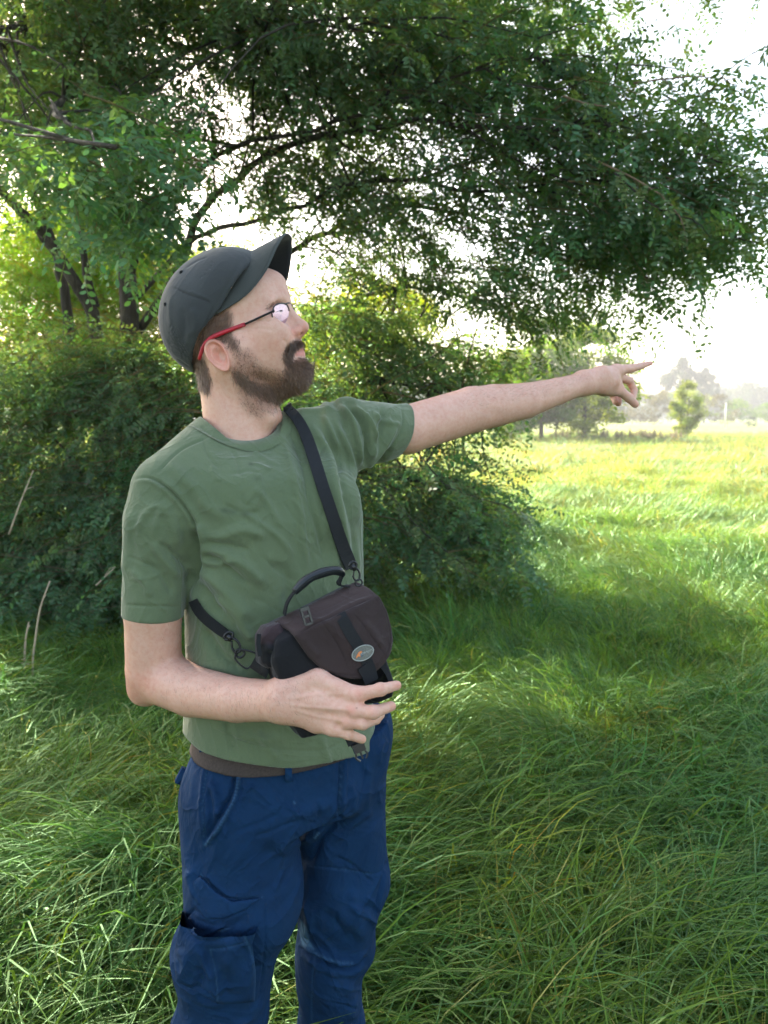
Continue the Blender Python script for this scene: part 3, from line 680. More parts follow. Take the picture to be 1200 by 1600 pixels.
# thicket of suckers at the left
for k, (lab, bx_, by_, cl) in enumerate([
    ('dense dark locust thicket reaching the grass at the left edge', -1.6, 5.9, [(30, 620, 5.9, 120, 90, .6, 60, D), (60, 760, 5.7, 130, 100, .6, 75, D), (30, 880, 5.5, 110, 90, .5, 56, DB), (110, 900, 5.4, 90, 70, .5, 40, DB), (110, 560, 6.2, 110, 50, .6, 40, D), (-80, 750, 5.6, 120, 160, .7, 60, D), (70, 960, 5.3, 120, 40, .4, 30, DB)]),
    ('dark locust bush directly behind his right shoulder and arm', -.9, 5.9, [(200, 620, 6.0, 110, 80, .6, 56, D), (260, 720, 5.9, 110, 90, .6, 60, DB), (190, 840, 5.7, 100, 100, .6, 56, DB), (260, 930, 5.6, 90, 60, .5, 36, D), (200, 560, 6.3, 90, 45, .5, 30, D), (330, 620, 6.3, 80, 70, .6, 36, D), (320, 850, 5.9, 90, 90, .5, 40, D)]),
    ('shaded locust bush hidden behind his head and chest', .0, 6.6, [(450, 640, 6.8, 110, 90, .7, 50, D), (500, 740, 6.7, 110, 80, .7, 50, D), (430, 820, 6.5, 100, 80, .6, 36, D), (540, 850, 6.7, 70, 50, .5, 18, DB)])]):
    bb_ = np.array([bx_, by_, 0.0]); sh_ = thing('locust_bush', tuple(bb_), lab, 'bush', 'locust bushes under the tree')
    for j in range(5):
        c = cl[j % len(cl)]; e_ = W(c[0], c[1], c[2])
        c_ = spline([bb_ + np.array([rng.normal(0, .15), rng.normal(0, .15), 0]), (bb_ + e_) / 2 + rng.normal(0, .12, 3), e_], 12); mb = MB(); mb.tube(c_, [.022, .012, .005], 6); obj('stem', mb.me('stem', M_bark), sh_)
    cl = [(*q_[:6], int(q_[6] * 1.45), q_[7]) for q_ in cl]
    crown('foliage', cl, sh_, 50 + k, dirpt=bb_ + UP * 1.0, droop=.15)
# pale bare twigs in the thicket
for pts, lab in (([(14, 835, 4.9), (30, 790, 4.9), (44, 755, 4.95), (52, 735, 4.95)], 'short pale bare twig slanting up out of the left thicket'), ([(150, 915, 4.9), (165, 900, 4.9), (178, 888, 4.95)], 'small pale broken twig beside his sleeve')):
    c_ = spline([W(*q) for q in pts], 10); mb = MB(); mb.tube(c_, [.006, .004, .003], 6); mb.tube(spline([c_[4], c_[4] + np.array([.03, 0, .05]), c_[4] + np.array([.07, 0, .06])], 5), .002, 4)
    t_ = obj('bare_twig', mb.me('bare_twig', M_dry), label=lab, cat='twig')
for pts, lab in (([(62, 1110, 4.15), (54, 1075, 4.15), (51, 1040, 4.15), (55, 1000, 4.15), (63, 950, 4.15), (78, 908, 4.15)], 'tall bent pale dead stem standing in the grass at the left'), ([(38, 1085, 4.2), (38, 1040, 4.2), (40, 1000, 4.2), (45, 972, 4.2)], 'shorter thin dead stem just left of the tall pale one')):
    c_ = spline([W(*q) for q in pts], 16); c_[0][2] = min(c_[0][2], .0); r0 = .0075 if 'tall' in lab else .003
    mb = MB(); mb.tube(c_, [r0, r0 * .8, r0 * .7, r0 * .45], 7); 
    if 'tall' in lab: mb.tube(spline([c_[6], c_[6] + np.array([-.03, 0, .01]), c_[6] + np.array([-.06, 0, .015])], 5), .002, 4); mb.tube(spline([c_[13], c_[13] + np.array([.015, 0, .02])], 3), .003, 4)
    obj('dead_stem', mb.me('dead_stem', M_dry), label=lab, cat='dead stem')

# ====================================================================== trees across the meadow
def blob_tree(seed, shape, leaf, nl, name='crown_shape', thin=.9):
    """crown of many leaf-sized faces gathered in clumps; unit height"""
    r_ = np.random.default_rng(seed); V = []; Cc = []
    ncl = 60 if nl > 12000 else 46 if shape != 'bush' else 26
    for i in range(ncl):
        t = r_.random(); an = r_.uniform(0, 6.28)
        if shape == 'round': z = .30 + .62 * t; R_ = .36 * math.sin(min(1, .22 + .9 * t) * 3.14) ** .6 * r_.uniform(.5, 1)
        elif shape == 'tall': z = .12 + .80 * t; R_ = (.29 if nl > 12000 else .20) * math.sin((.12 + .85 * t) * 3.14) ** .7 * r_.uniform(.4, 1)
        else: z = .15 + .65 * t; R_ = .55 * math.sqrt(max(0, 1 - t * t)) * r_.uniform(.3, 1)
        c = np.array([R_ * math.cos(an), R_ * math.sin(an), z]); cr = r_.uniform(.06, .13) * (1.6 if shape == 'bush' else 1)
        m = nl // ncl; d = r_.normal(0, 1, (m, 3)); d /= np.linalg.norm(d, axis=1)[:, None]; p = c + d * cr * (r_.random((m, 1)) ** .5) * np.array([1, 1, .7])
        a = r_.normal(0, 1, (m, 3)); a /= np.linalg.norm(a, axis=1)[:, None]; b = np.cross(a, r_.normal(0, 1, (m, 3))); b /= np.linalg.norm(b, axis=1)[:, None]
        s = leaf * r_.uniform(.6, 1.3, (m, 1)); V.append(np.stack([p - a * s, p + b * s * .5, p + a * s, p - b * s * .5], 1).reshape(-1, 3))
        g = r_.uniform(.7, 1.3); Cc.append(np.tile(np.array([g * r_.uniform(.9, 1.15), g, g]), (m * 4, 1)))
    V = np.concatenate(V); F = np.arange(len(V)).reshape(-1, 4)
    return V, F, np.concatenate(Cc)
def farmat(name, c, t):
    m, nt, p, o = newmat(name); nt.nodes.remove(p)
    d = nt.nodes.new('ShaderNodeBsdfDiffuse'); tr_ = nt.nodes.new('ShaderNodeBsdfTranslucent'); mx_ = nt.nodes.new('ShaderNodeMixShader'); mx_.inputs[0].default_value = .35
    nt.links.new(mixc(nt, 1., c, attr(nt, 'Col'), 'MULTIPLY'), d.inputs[0]); nt.links.new(mixc(nt, 1., t, attr(nt, 'Col'), 'MULTIPLY'), tr_.inputs[0])
    nt.links.new(d.outputs[0], mx_.inputs[1]); nt.links.new(tr_.outputs[0], mx_.inputs[2]); nt.links.new(mx_.outputs[0], o.inputs['Surface']); return m
FM = {'green': farmat('foliage_green', (.080, .140, .022), (.16, .25, .022)), 'grey': farmat('foliage_grey_green', (.052, .072, .036), (.075, .10, .032)), 'yellow': farmat('foliage_yellow_green', (.17, .23, .026), (.32, .40, .030)), 'brown': farmat('foliage_olive', (.095, .090, .035), (.14, .13, .035))}
FM['deep'] = farmat('foliage_far_deep', (.026, .044, .020), (.035, .055, .016))
CM_ = {}
for sh, lf, nl in (('round', .021, 6500), ('tall', .012, 4600), ('bush', .022, 2600), ('near', .0135, 15000)):
    for k in range(2):
        V, F, Cc = blob_tree(100 + k + len(sh) * 7, 'tall' if sh == 'near' else sh, lf, nl)
        for mk, mm_ in FM.items():
            if (sh, k, mk) not in CM_: CM_[(sh, k, mk)] = (V, F, Cc, mm_)
made = {}
def far_tree(px, py_base, Y, h_px, shape, var, mk, label, cat='tree', wide=1.0, group=None, thick=.02, base=None):
    b = W(px, 700, Y); b[2] = float(gz(b[0], Y)); h = wr(h_px, Y)
    t_ = thing('bush' if cat == 'bush' else 'meadow_tree', tuple(b), label, cat, group)
    key = (shape, var, mk)
    if key not in made:
        V, F, Cc, mm_ = CM_[key]; made[key] = mesh('crown', V, F, mm_, Cc, False)
    o_ = bpy.data.objects.new('crown' if cat != 'bush' else 'foliage', made[key]); COL.objects.link(o_); o_.parent = t_; o_.scale = (h * wide, h * wide, h); o_.rotation_euler = (0, 0, rng.uniform(0, 6))
    if cat != 'bush':
        mb = MB(); mb.tube([[0, 0, -.1], [0, 0, h * .3], [h * .02, 0, h * .7]], [h * thick, h * thick * .7, h * .004], 7)
        for a in range(5):
            an = a * 1.3; z = h * (.25 + .1 * a); mb.tube([[0, 0, z], [math.cos(an) * h * .12 * wide, math.sin(an) * h * .12, z + h * .1]], [h * thick * .4, h * .003], 5)
        q = obj('trunk', mb.me('trunk', M_bark)); q.parent = t_
    return t_
far_tree(845, 690, 44, 205, 'near', 0, 'green', 'leafy green meadow tree whose trunk shows below the pointing arm', wide=1.25)
far_tree(912, 690, 47, 190, 'near', 1, 'yellow', 'hazy yellow-green tree right behind the pointing wrist', wide=1.35)
far_tree(800, 690, 46, 150, 'near', 1, 'yellow', 'bright low tree left of the leafy meadow tree', wide=1.3)
far_tree(1072, 686, 52, 96, 'near', 0, 'yellow', 'small slender young tree alone in the meadow', wide=.95, thick=.012)
far_tree(1062, 660, 170, 108, 'round', 0, 'deep', 'tall pale grey-green tree with round head far away', wide=.9)
far_tree(1098, 660, 175, 95, 'round', 1, 'deep', 'pale far tree touching the tallest one on its right', wide=.6)
for px, hp, Y, shp, v, mk, lab, w in [
    (1000, 62, 120, 'bush', 0, 'brown', 'pale olive bush just right of the pointing hand', 1.2), (1035, 66, 118, 'bush', 1, 'brown', 'olive bush behind the slender young tree, left side', 1.1),
    (1110, 62, 122, 'bush', 0, 'brown', 'olive bush behind the slender young tree, right side', 1.2), (975, 70, 126, 'bush', 1, 'grey', 'grey-green bush seen under the curled fingers', 1.0),
    (1150, 50, 128, 'bush', 1, 'green', 'dark green bush behind the pale post', 1.3), (1172, 22, 105, 'bush', 0, 'grey', 'small round pale bush right of the post', .9),
    (1200, 44, 130, 'bush', 0, 'green', 'green bush cut by the right edge of the photo', 1.2), (945, 60, 130, 'bush', 0, 'grey', 'grey bush under the pointing wrist', 1.2), (1070, 70, 124, 'bush', 0, 'yellow', 'yellowish bush directly behind the slender young tree', 1.2)]:
    far_tree(px, 660, Y, hp, shp, v, mk, lab, 'bush', w, 'bushes along the far edge of the meadow')
WOODS = [source('wood_shape', mesh('wood_shape', *blob_tree(300 + k, sh, lf, nl)[:2], FM[mk], blob_tree(300 + k, sh, lf, nl)[2], False)) for k, (sh, lf, nl, mk) in enumerate([('round', .024, 4200, 'deep'), ('round', .024, 4200, 'deep'), ('bush', .026, 2400, 'deep'), ('bush', .026, 2400, 'grey')])]
n = 110; x = np.linspace(-20, 165, n) + rng.normal(0, 1.5, n); y = 225 + rng.normal(0, 12, n)
scatter('distant_wood', np.stack([x, y, x * 0], 1), np.stack([x * 0, x * 0, rng.uniform(0, 6.3, n)], 1), rng.uniform(7.5, 11.5, n) * (1 + .25 * np.sin(x * .07)), np.ones((n, 3)), WOODS, label='bluish hazy wood closing the far side of the meadow', cat='wood', kind='stuff')
# hazy hill line behind everything
xs2 = np.linspace(-380, 380, 120); hz = 9 + 4 * vnoise(xs2, xs2 * 0, 60, 4) + 2.5 * vnoise(xs2, xs2 * 0, 12, 8)
V_ = np.concatenate([np.stack([xs2, 320 + 0 * xs2, -1 + 0 * xs2], 1), np.stack([xs2, 330 + 0 * xs2, hz], 1), np.stack([xs2, 385 + 0 * xs2, hz * .9], 1)])
F_ = [(r * 120 + i, r * 120 + i + 1, (r + 1) * 120 + i + 1, (r + 1) * 120 + i) for r in range(2) for i in range(119)]
obj('wooded_hill', mesh('wooded_hill', V_, F_, simple('wooded_hill', (.06, .09, .035), .95, var=.5, scale=.4, bs=1, bd=1.5, bscale=.3)), kind='structure')
# post
q = W(1133, 665, 110); q[2] = 0; hpost = wr(37, 110)
post = thing('utility_pole', tuple(q), 'thin pale pole standing at the far edge of the meadow', 'pole')
M_post = simple('pale_pole', (.55, .53, .48), .7)
mb = MB(); mb.tube([q, q + UP * hpost], [.13, .10], 8); obj('shaft', mb.me('shaft', M_post), post)
mb = MB(); mb.tube([q + UP * hpost, q + UP * (hpost + .12)], [.15, .11], 8); obj('cap', mb.me('cap', M_post), post)

# ---- haze over the meadow
HZ = MB(); HZ.box((0, 203, 9), (412, 211, 12)); 
hm_ = bpy.data.materials.new('haze'); hm_.use_nodes = True; nt = hm_.node_tree; nt.nodes.remove(nt.nodes['Principled BSDF'])
pv = nt.nodes.new('ShaderNodeVolumePrincipled'); pv.inputs['Color'].default_value = (.93, .96, 1.0, 1); pv.inputs['Density'].default_value = .0012; pv.inputs['Anisotropy'].default_value = .35
nt.links.new(pv.outputs[0], nt.nodes['Material Output'].inputs['Volume'])
hz_o = obj('haze', HZ.me('haze', hm_, False), kind='stuff')
# ====================================================================== the person
AX = R(36)
LA = np.array([math.cos(AX), math.sin(AX), 0.0])      # towards his left
FN = np.array([math.sin(AX), -math.cos(AX), 0.0])     # his front
UP = np.array([0, 0, 1.0])
def sect(P, zs, cx, cyy, w, dp, ax=AX, p=2.3):
    z = P[:, 2]
    la = np.array([math.cos(ax), math.sin(ax)]); fn = np.array([math.sin(ax), -math.cos(ax)])
    X = P[:, 0] - np.interp(z, zs, cx); Y = P[:, 1] - np.interp(z, zs, cyy)
    u = X * la[0] + Y * la[1]; v = X * fn[0] + Y * fn[1]
    ww = np.interp(z, zs, w); dd = np.interp(z, zs, dp)
    q = ((np.abs(u) / ww) ** p + (np.abs(v) / dd) ** p) ** (1 / p)
    return (q - 1) * np.minimum(ww, dd) * 1.05

SRJ = W(260, 768, 1.33)
NECKC = W(377, 655, 1.43)
tz = [0.90, 0.95, 1.05, 1.15, 1.25, 1.33, 1.40, 1.46]
tcx = [-.181, -.180, -.184, -.188, -.190, -.196, -.205, -.215]
tcy = [1.410, 1.411, 1.417] + [1.42] * 5
tw = [.173, .171, .164, .158, .162, .168, .160, .120]
td = [.138, .134, .124, .116, .118, .118, .105, .085]
CUFFL_C = W(627, 672, 1.60); CUFFL_N = np.array([.80, .45, -.30]); CUFFL_N /= np.linalg.norm(CUFFL_N)
CUFFR_C = W(237, 963, 1.315); CUFFR_N = W(237, 1040, 1.32) - W(240, 800, 1.32); CUFFR_N /= np.linalg.norm(CUFFR_N)
def f_sleeve_r(P):
    return chain(P, [SRJ, W(252, 815, 1.325), W(237, 985, 1.313)], [.052, .054, .0482], .02)
def f_sleeve_l(P):
    return chain(P, [W(548, 676, 1.535), W(590, 676, 1.575), W(650, 670, 1.63)], [.053, .0535, .0505], .02)
def f_shirt_raw(P):
    t = sect(P, tz, tcx, tcy, tw, td)
    t = smax(t, P[:, 2] - 1.43, .06)
    sh = smin(cone(P, W(340, 700, 1.415), W(272, 762, 1.345), .060, .052),
              cone(P, W(420, 700, 1.455), W(540, 676, 1.53), .060, .052), .03)
    pec = smin(ell(P, W(345, 790, 1.36), [.075, .05, .06]), ell(P, W(470, 790, 1.40), [.075, .05, .06]), .03)
    t = smin(smin(t, sh, .07), pec, .05)
    kk = np.interp(P[:, 2], [1.25, 1.38], [.006, .025])
    d = smin(t, smax(f_sleeve_r(P), plane(P, CUFFR_C, CUFFR_N), .003), kk)
    d = smin(d, smax(f_sleeve_l(P), plane(P, CUFFL_C, CUFFL_N), .003), .045)
    return d
def f_neck(P):
    return cone(P, W(377, 700, 1.43) , W(356, 570, 1.435), .0600, .0585)
def f_shirt(P):
    d = f_shirt_raw(P)
    # neck opening
    n = cone(P, NECKC + UP * -.02 + FN * .006, NECKC + UP * .14, .0655, .075)
    d = smax(d, -n, .006)
    # hem, higher on the side of the raised arm
    X = P[:, 0] + .187; Y = P[:, 1] - 1.42
    u = (X * LA[0] + Y * LA[1]) / .17; v = (X * FN[0] + Y * FN[1]) / .13
    ph = np.degrees(np.arctan2(u, v))
    hem = np.interp(ph, [-180, -100, -60, -30, 0, 35, 70, 120, 180], [.965, .965, .960, .946, .932, .920, .925, .945, .965]) + .002 * np.sin(ph * .12)
    d = smax(d, hem - P[:, 2], .004)
    ins = f_shirt_raw(P) + .005
    d = smax(d, -np.maximum(ins, P[:, 2] - hem - .03), .003)
    return d

# ---- strokes: creases and seams worked into the cloth where the photograph shows them
def strokes(V, N, S, facing=0.05, k=1.0):
    px, py = proj(V)
    view = np.array([0, 0, CAMH]) - V; view /= np.linalg.norm(view, axis=1)[:, None]
    front = np.clip(((N * view).sum(1) - facing) * 6, 0, 1)
    out = np.zeros(len(V))
    for pts, w, amp in S:
        pts = spline(np.array(pts, float), 14)
        lo = pts.min(0) - 4 * w; hi = pts.max(0) + 4 * w
        m = (px > lo[0]) & (px < hi[0]) & (py > lo[1]) & (py < hi[1]) & (front > 0)
        if not m.any(): continue
        d, s = linedist(px[m], py[m], pts)
        out[m] += k * amp * np.exp(-(d / w) ** 2) * np.clip(np.minimum(s, 1 - s) * 6, 0.0, 1) * front[m]
    return V + N * out[:, None], out
def z4(*p): return [(180 + a / 2.5, 600 + b / 2.5) for a, b in p]
def z5(*p): return [(250 + a / 3, 1120 + b / 3) for a, b in p]
SH = [
    # armhole seam of the near sleeve, with the puckers beside it
    (z4((65, 378), (110, 366), (160, 376), (230, 430), (290, 505), (322, 575), (325, 660), (305, 740)), 2.2, -.0035),
    (z4((75, 388), (115, 376), (155, 388), (222, 442), (280, 515), (310, 585)), 4, .0020),
    (z4((170, 366), (235, 418), (298, 498), (335, 570), (338, 650)), 6, .0030),
    (z4((310, 560), (320, 640), (312, 720), (290, 800)), 7, -.009),
    (z4((330, 540), (345, 620), (335, 700)), 8, .006),
    # shoulder seam
    (z4((160, 350), (250, 262), (372, 200)), 1.8, -.0020),
    (z4((372, 200), (330, 160)), 1.5, -.0015),
    # folds on the near sleeve
    (z4((90, 600), (110, 520), (170, 480), (150, 600)), 5, .0030),
    (z4((60, 480), (48, 620), (45, 760)), 8, .004),
    (z4((140, 620), (200, 700), (260, 760)), 6, .004),
    (z4((110, 690), (180, 740), (230, 830)), 6, -.0035),
    (z4((170, 620), (250, 680), (290, 720)), 5, -.004),
    (z4((60, 720), (120, 780), (140, 840)), 6, .003),
    (z4((180, 450), (230, 560), (250, 650)), 8, .0035),
    (z4((25, 862), (120, 866), (270, 870)), 1.6, -.0018),
    # chest folds fanning out of the armpit
    (z4((340, 580), (400, 600), (500, 570), (600, 600)), 9, .0050),
    (z4((335, 640), (420, 660), (520, 720), (600, 800)), 9, .0060),
    (z4((330, 690), (400, 700), (470, 690)), 5, .0045),
    (z4((320, 720), (390, 770), (470, 850), (540, 930)), 9, .0070),
    (z4((310, 770), (370, 830), (430, 900)), 7, -.0060),
    (z4((300, 800), (350, 900), (420, 960)), 6, .0045),
    (z4((345, 610), (430, 630), (540, 650)), 6, -.004),
    (z4((330, 670), (400, 682), (470, 740), (530, 790)), 5, -.0045),
    (z4((200, 300), (300, 400), (360, 480), (470, 540)), 10, .0035),
    (z4((470, 480), (560, 540), (640, 600), (700, 680)), 5, .0025),
    (z4((420, 470), (500, 500), (580, 500)), 3.5, -.0018),
    (z4((540, 400), (600, 470), (650, 560)), 5, .0025),
    (z4((560, 330), (570, 420), (540, 500)), 4, .0018),
    # long folds from collar and strap down the side
    (z4((650, 190), (690, 330), (720, 480), (740, 640), (750, 760)), 6, .0042),
    (z4((680, 180), (740, 330), (760, 460), (800, 600), (820, 720)), 5, -.0038),
    (z4((710, 170), (770, 260), (800, 420), (850, 560), (880, 700)), 5, .004),
    (z4((760, 150), (830, 280), (860, 420), (890, 560), (910, 700)), 6, .0055),
    (z4((800, 160), (870, 290), (890, 400), (930, 560), (940, 720)), 5, -.0055),
    (z4((810, 120), (840, 180), (870, 260)), 5, .0040),
    (z4((850, 130), (910, 260), (930, 380), (950, 560)), 5, .0060),
    # raised sleeve: folds running out from the armpit
    (z4((860, 70), (920, 130), (950, 230), (955, 330)), 5, .0070),
    (z4((895, 75), (960, 140), (985, 230), (970, 320)), 4, -.0065),
    (z4((930, 80), (1000, 160), (1020, 230), (980, 310)), 4, .0060),
    (z4((960, 340), (1010, 290), (1060, 230), (1100, 150)), 4.5, .0055),
    (z4((975, 350), (1030, 310), (1085, 250)), 3.5, -.0055),
    (z4((1000, 110), (1060, 150), (1120, 160)), 4, .0035),
    (z4((1040, 90), (1040, 170), (1010, 260)), 4, -.0045),
    (z4((1118, 85), (1122, 160), (1090, 230), (1058, 275)), 1.6, -.0020),
    (z4((700, 110), (800, 105), (860, 80)), 4, .0035),
    (z4((790, 90), (890, 60), (960, 75)), 4, .0035),
    (z4((820, 50), (880, 100), (900, 200)), 5, -.004),
    # belly
    ([(330, 930), (370, 960), (400, 1010)], 8, .006), ([(318, 980), (345, 1020), (380, 1048)], 7, -.005),
    ([(420, 880), (450, 900), (450, 950)], 9, -.004), ([(505, 800), (520, 850), (528, 900)], 5, .003),
    ([(545, 780), (555, 840), (560, 900)], 4, .004), ([(325, 1135), (400, 1165), (500, 1172), (545, 1155)], 1.6, -.0016),
    ([(330, 1130), (380, 1150), (450, 1155)], 8, .0035), ([(400, 1140), (420, 1170), (440, 1190)], 6, .003),
    ([(500, 1150), (510, 1175), (515, 1195)], 6, .003), ([(350, 1125), (360, 1150), (365, 1175)], 6, -.003),
]
skin_shirt = None
def ridged(nt, scale, vec, dist, power=2.0):
    n = noise(nt, scale, 3, .5, vec, dist); a = nt.nodes.new('ShaderNodeMath'); a.operation = 'SUBTRACT'; nt.links.new(n, a.inputs[0]); a.inputs[1].default_value = .5
    b = nt.nodes.new('ShaderNodeMath'); b.operation = 'ABSOLUTE'; nt.links.new(a.outputs[0], b.inputs[0])
    c = nt.nodes.new('ShaderNodeMapRange'); c.inputs['From Max'].default_value = .16; c.inputs['To Min'].default_value = 1; c.inputs['To Max'].default_value = 0; nt.links.new(b.outputs[0], c.inputs[0])
    d = nt.nodes.new('ShaderNodeMath'); d.operation = 'POWER'; nt.links.new(c.outputs[0], d.inputs[0]); d.inputs[1].default_value = power; return d.outputs[0]
def cloth_material(name, base, dark, weave=900, rough=0.9, stain=None, sheen=0.25, crease=.35, cscale=7):
    m, nt, p, o = newmat(name)
    c = ramp(nt, noise(nt, 9, 5, .65), [(0.3, dark), (0.72, base)])
    fine = noise(nt, weave, 2, .5)
    c = mixc(nt, 0.18, c, ramp(nt, fine, [(0.3, tuple(x * .6 for x in base)), (0.7, tuple(min(1, x * 1.5) for x in base))]))
    c = mixc(nt, 1.0, c, attr(nt, 'Col'), 'MULTIPLY')
    nt.links.new(c, p.inputs['Base Color'])
    p.inputs['Roughness'].default_value = rough; p.inputs['Specular IOR Level'].default_value = 0.15
    p.inputs['Sheen Weight'].default_value = sheen; p.inputs['Sheen Roughness'].default_value = .5
    b = bump(nt, fine, 0.25, 0.0004)
    b = bump(nt, noise(nt, 28, 5, .55, dist=.6), 0.35, 0.004, b)
    b = bump(nt, noise(nt, 90, 3, .5, mapping(nt, (1, 1, .35)), dist=1.2), 0.2, 0.0012, b)
    b = bump(nt, ridged(nt, cscale, mapping(nt, (1, 1, .7)), 1.6), crease, .006, b)
    b = bump(nt, ridged(nt, cscale * 2.4, mapping(nt, (1, 1, .8), (.4, .3, 0)), 1.2), crease * .7, .0025, b)
    nt.links.new(b, p.inputs['Normal'])
    return m
M_shirt = cloth_material('green_jersey', (.124, .160, .087), (.100, .133, .072))

person = thing('person', (-.20, 1.44, 0), 'bearded man in green T-shirt and dark cap pointing across the meadow', 'person')
V, F = surface(f_shirt, [-.47, 1.22, .90], [.10, 1.72, 1.56], .0024)
N = grad(f_shirt, V, .002)
V = V - N * f_shirt(V)[:, None] * .8
V0 = V.copy(); N = grad(f_shirt, V, .004)
rs_ = np.random.default_rng(5); S2_ = []
for (cx0, cy0, dx, dy, nn0, an0) in ((440, 900, 70, 120, 14, -.8), (240, 860, 30, 90, 10, -.5), (500, 760, 40, 90, 9, -1.3), (590, 660, 30, 20, 6, 1.0), (350, 1080, 40, 40, 7, -.6), (380, 740, 50, 50, 7, -.7)):
    for _ in range(nn0):
        x0, y0 = cx0 + rs_.uniform(-dx, dx), cy0 + rs_.uniform(-dy, dy); an = an0 + rs_.normal(0, .35); L0 = rs_.uniform(14, 40); bn = rs_.normal(0, 5, 2); e = np.array([math.cos(an), -math.sin(an)]) * L0
        S2_.append(([(x0 - e[0], y0 - e[1]), (x0 + bn[0], y0 + bn[1]), (x0 + e[0], y0 + e[1])], rs_.uniform(1.8, 3.6), rs_.uniform(.0006, .0015) * (1 if rs_.random() < .6 else -1)))
V, crease = strokes(V, N, SH + S2_, k=1.5)
# broad soft unevenness
wv = (np.sin(V[:, 0] * 38 + 2 * np.sin(V[:, 2] * 17)) * np.sin(V[:, 2] * 23 + 1.7 * np.sin(V[:, 1] * 20)))
V = V + N * (wv * .0016)[:, None]
px, py = proj(V)
c = np.ones((len(V), 3))
st = np.zeros(len(V))
for (x, y, r, a) in ((350, 797, 7, .35), (362, 800, 9, .3), (384, 803, 8, .35), (392, 725, 4, .45), (402, 748, 6, .25), (505, 655, 10, -.0)):
    st += a * np.exp(-(((px - x) / r) ** 2 + ((py - y) / (r * .55)) ** 2))
c *= (1 - np.clip(st, 0, .5))[:, None]
sunp = np.exp(-(((px - 505) / 5) ** 2 + ((py - 650) / 16) ** 2) * 1.0)
c *= 1 + np.array([.5, .2, .05]) * sunp[:, None] * .6     # warm sun patch painted into the shoulder colour
shirt = obj('t_shirt', mesh('t_shirt', V, F, M_shirt, c), person)

# collar rib
ths = np.linspace(0, 2 * math.pi, 73)
def ringpt(t, r, dz):
    s, co = math.sin(t), math.cos(t)
    return NECKC + r * (co * LA * 1.04 + s * FN) + UP * (-.037 * max(s, 0) + -.010 * min(s, 0) * 0 + .012 * co + .012 * max(-s, 0) + dz)
def snap(p, f, off, n=6):
    p = np.array(p)
    for _ in range(n):
        g = grad(f, p[None], .002)[0]; p = p - g * (f(p[None])[0] - off) * .9
    return p
top = np.array([ringpt(t, .0625, .004) for t in ths])
low = np.array([snap(ringpt(t, .080, -.012), f_shirt_raw, .0010) for t in ths])
mid = (top + low) / 2 + np.array([(ringpt(t, 1, 0) - ringpt(t, 0, 0)) * .003 for t in ths])
rows = [low, low + (mid - low) * .5, mid, top, top + (NECKC - top) * .05 - UP * .003, top + (NECKC - top) * .05 - UP * .02]
n = len(ths); Vc = np.concatenate(rows); Fc = [(r * n + i, r * n + i + 1, (r + 1) * n + i + 1, (r + 1) * n + i) for r in range(len(rows) - 1) for i in range(n - 1)]
Fc = [f[::-1] for f in Fc]
cm = mesh('collar', Vc, Fc, M_shirt, np.ones((len(Vc), 3)) * .95)
co = obj('collar', cm, shirt)
# ---------------------------------------------------------------- trousers
PAX = R(38)
pz = [.50, .74, .80, .86, .92, .99]
pcx = [-.172, -.172, -.170, -.168, -.166, -.164]
pcy = [1.43] * 6
pw = [.170, .170, .174, .178, .172, .165]; pdp = [.120, .122, .132, .132, .126, .120]
LEG_R = [W(372, 1250, 1.37), W(382, 1395, 1.37), W(352, 1490, 1.375), W(343, 1600, 1.385), np.array([-.305, 1.40, .10]), np.array([-.305, 1.40, .05])]
LEG_RR = [.100, .099, .086, .0775, .072, .074]
LEG_L = [W(530, 1250, 1.49), W(533, 1380, 1.505), W(521, 1480, 1.52), W(514, 1600, 1.54), np.array([-.098, 1.57, .10]), np.array([-.098, 1.57, .05])]
LEG_LR = [.088, .086, .0705, .0600, .066, .070]
def f_leg_r(P): return chain(P, LEG_R, LEG_RR, .03)
def f_leg_l(P): return chain(P, LEG_L, LEG_LR, .03)
def f_trouser_raw(P):
    t = sect(P, pz, pcx, pcy, pw, pdp, PAX)
    t = smax(t, .80 - P[:, 2], .05)
    lg = smin(f_leg_r(P), f_leg_l(P), .005)
    return smin(t, lg, .035)
def wrink(P):
    z = P[:, 2]; a = np.clip((.62 - z) / .3, 0, 1)
    return .0035 * np.sin(z * 34 + 3 * np.sin(P[:, 0] * 18 + P[:, 1] * 9)) * (.3 + a) + .002 * np.sin(P[:, 0] * 60 + z * 25)
def f_trouser(P):
    d = f_trouser_raw(P) + wrink(P)
    u = ((P[:, 0] + .166) * LA[0] + (P[:, 1] - 1.43) * LA[1]) / .17
    d = d - .010 * np.exp(-((P[:, 2] - .93) / .07) ** 2) * np.clip(u * 2 - .6, 0, 1) * 1.6
    d = smax(d, P[:, 2] - .934 - .020 * np.clip(u * 2 - .7, 0, 1), .004)
    return smax(d, .055 - P[:, 2], .004)
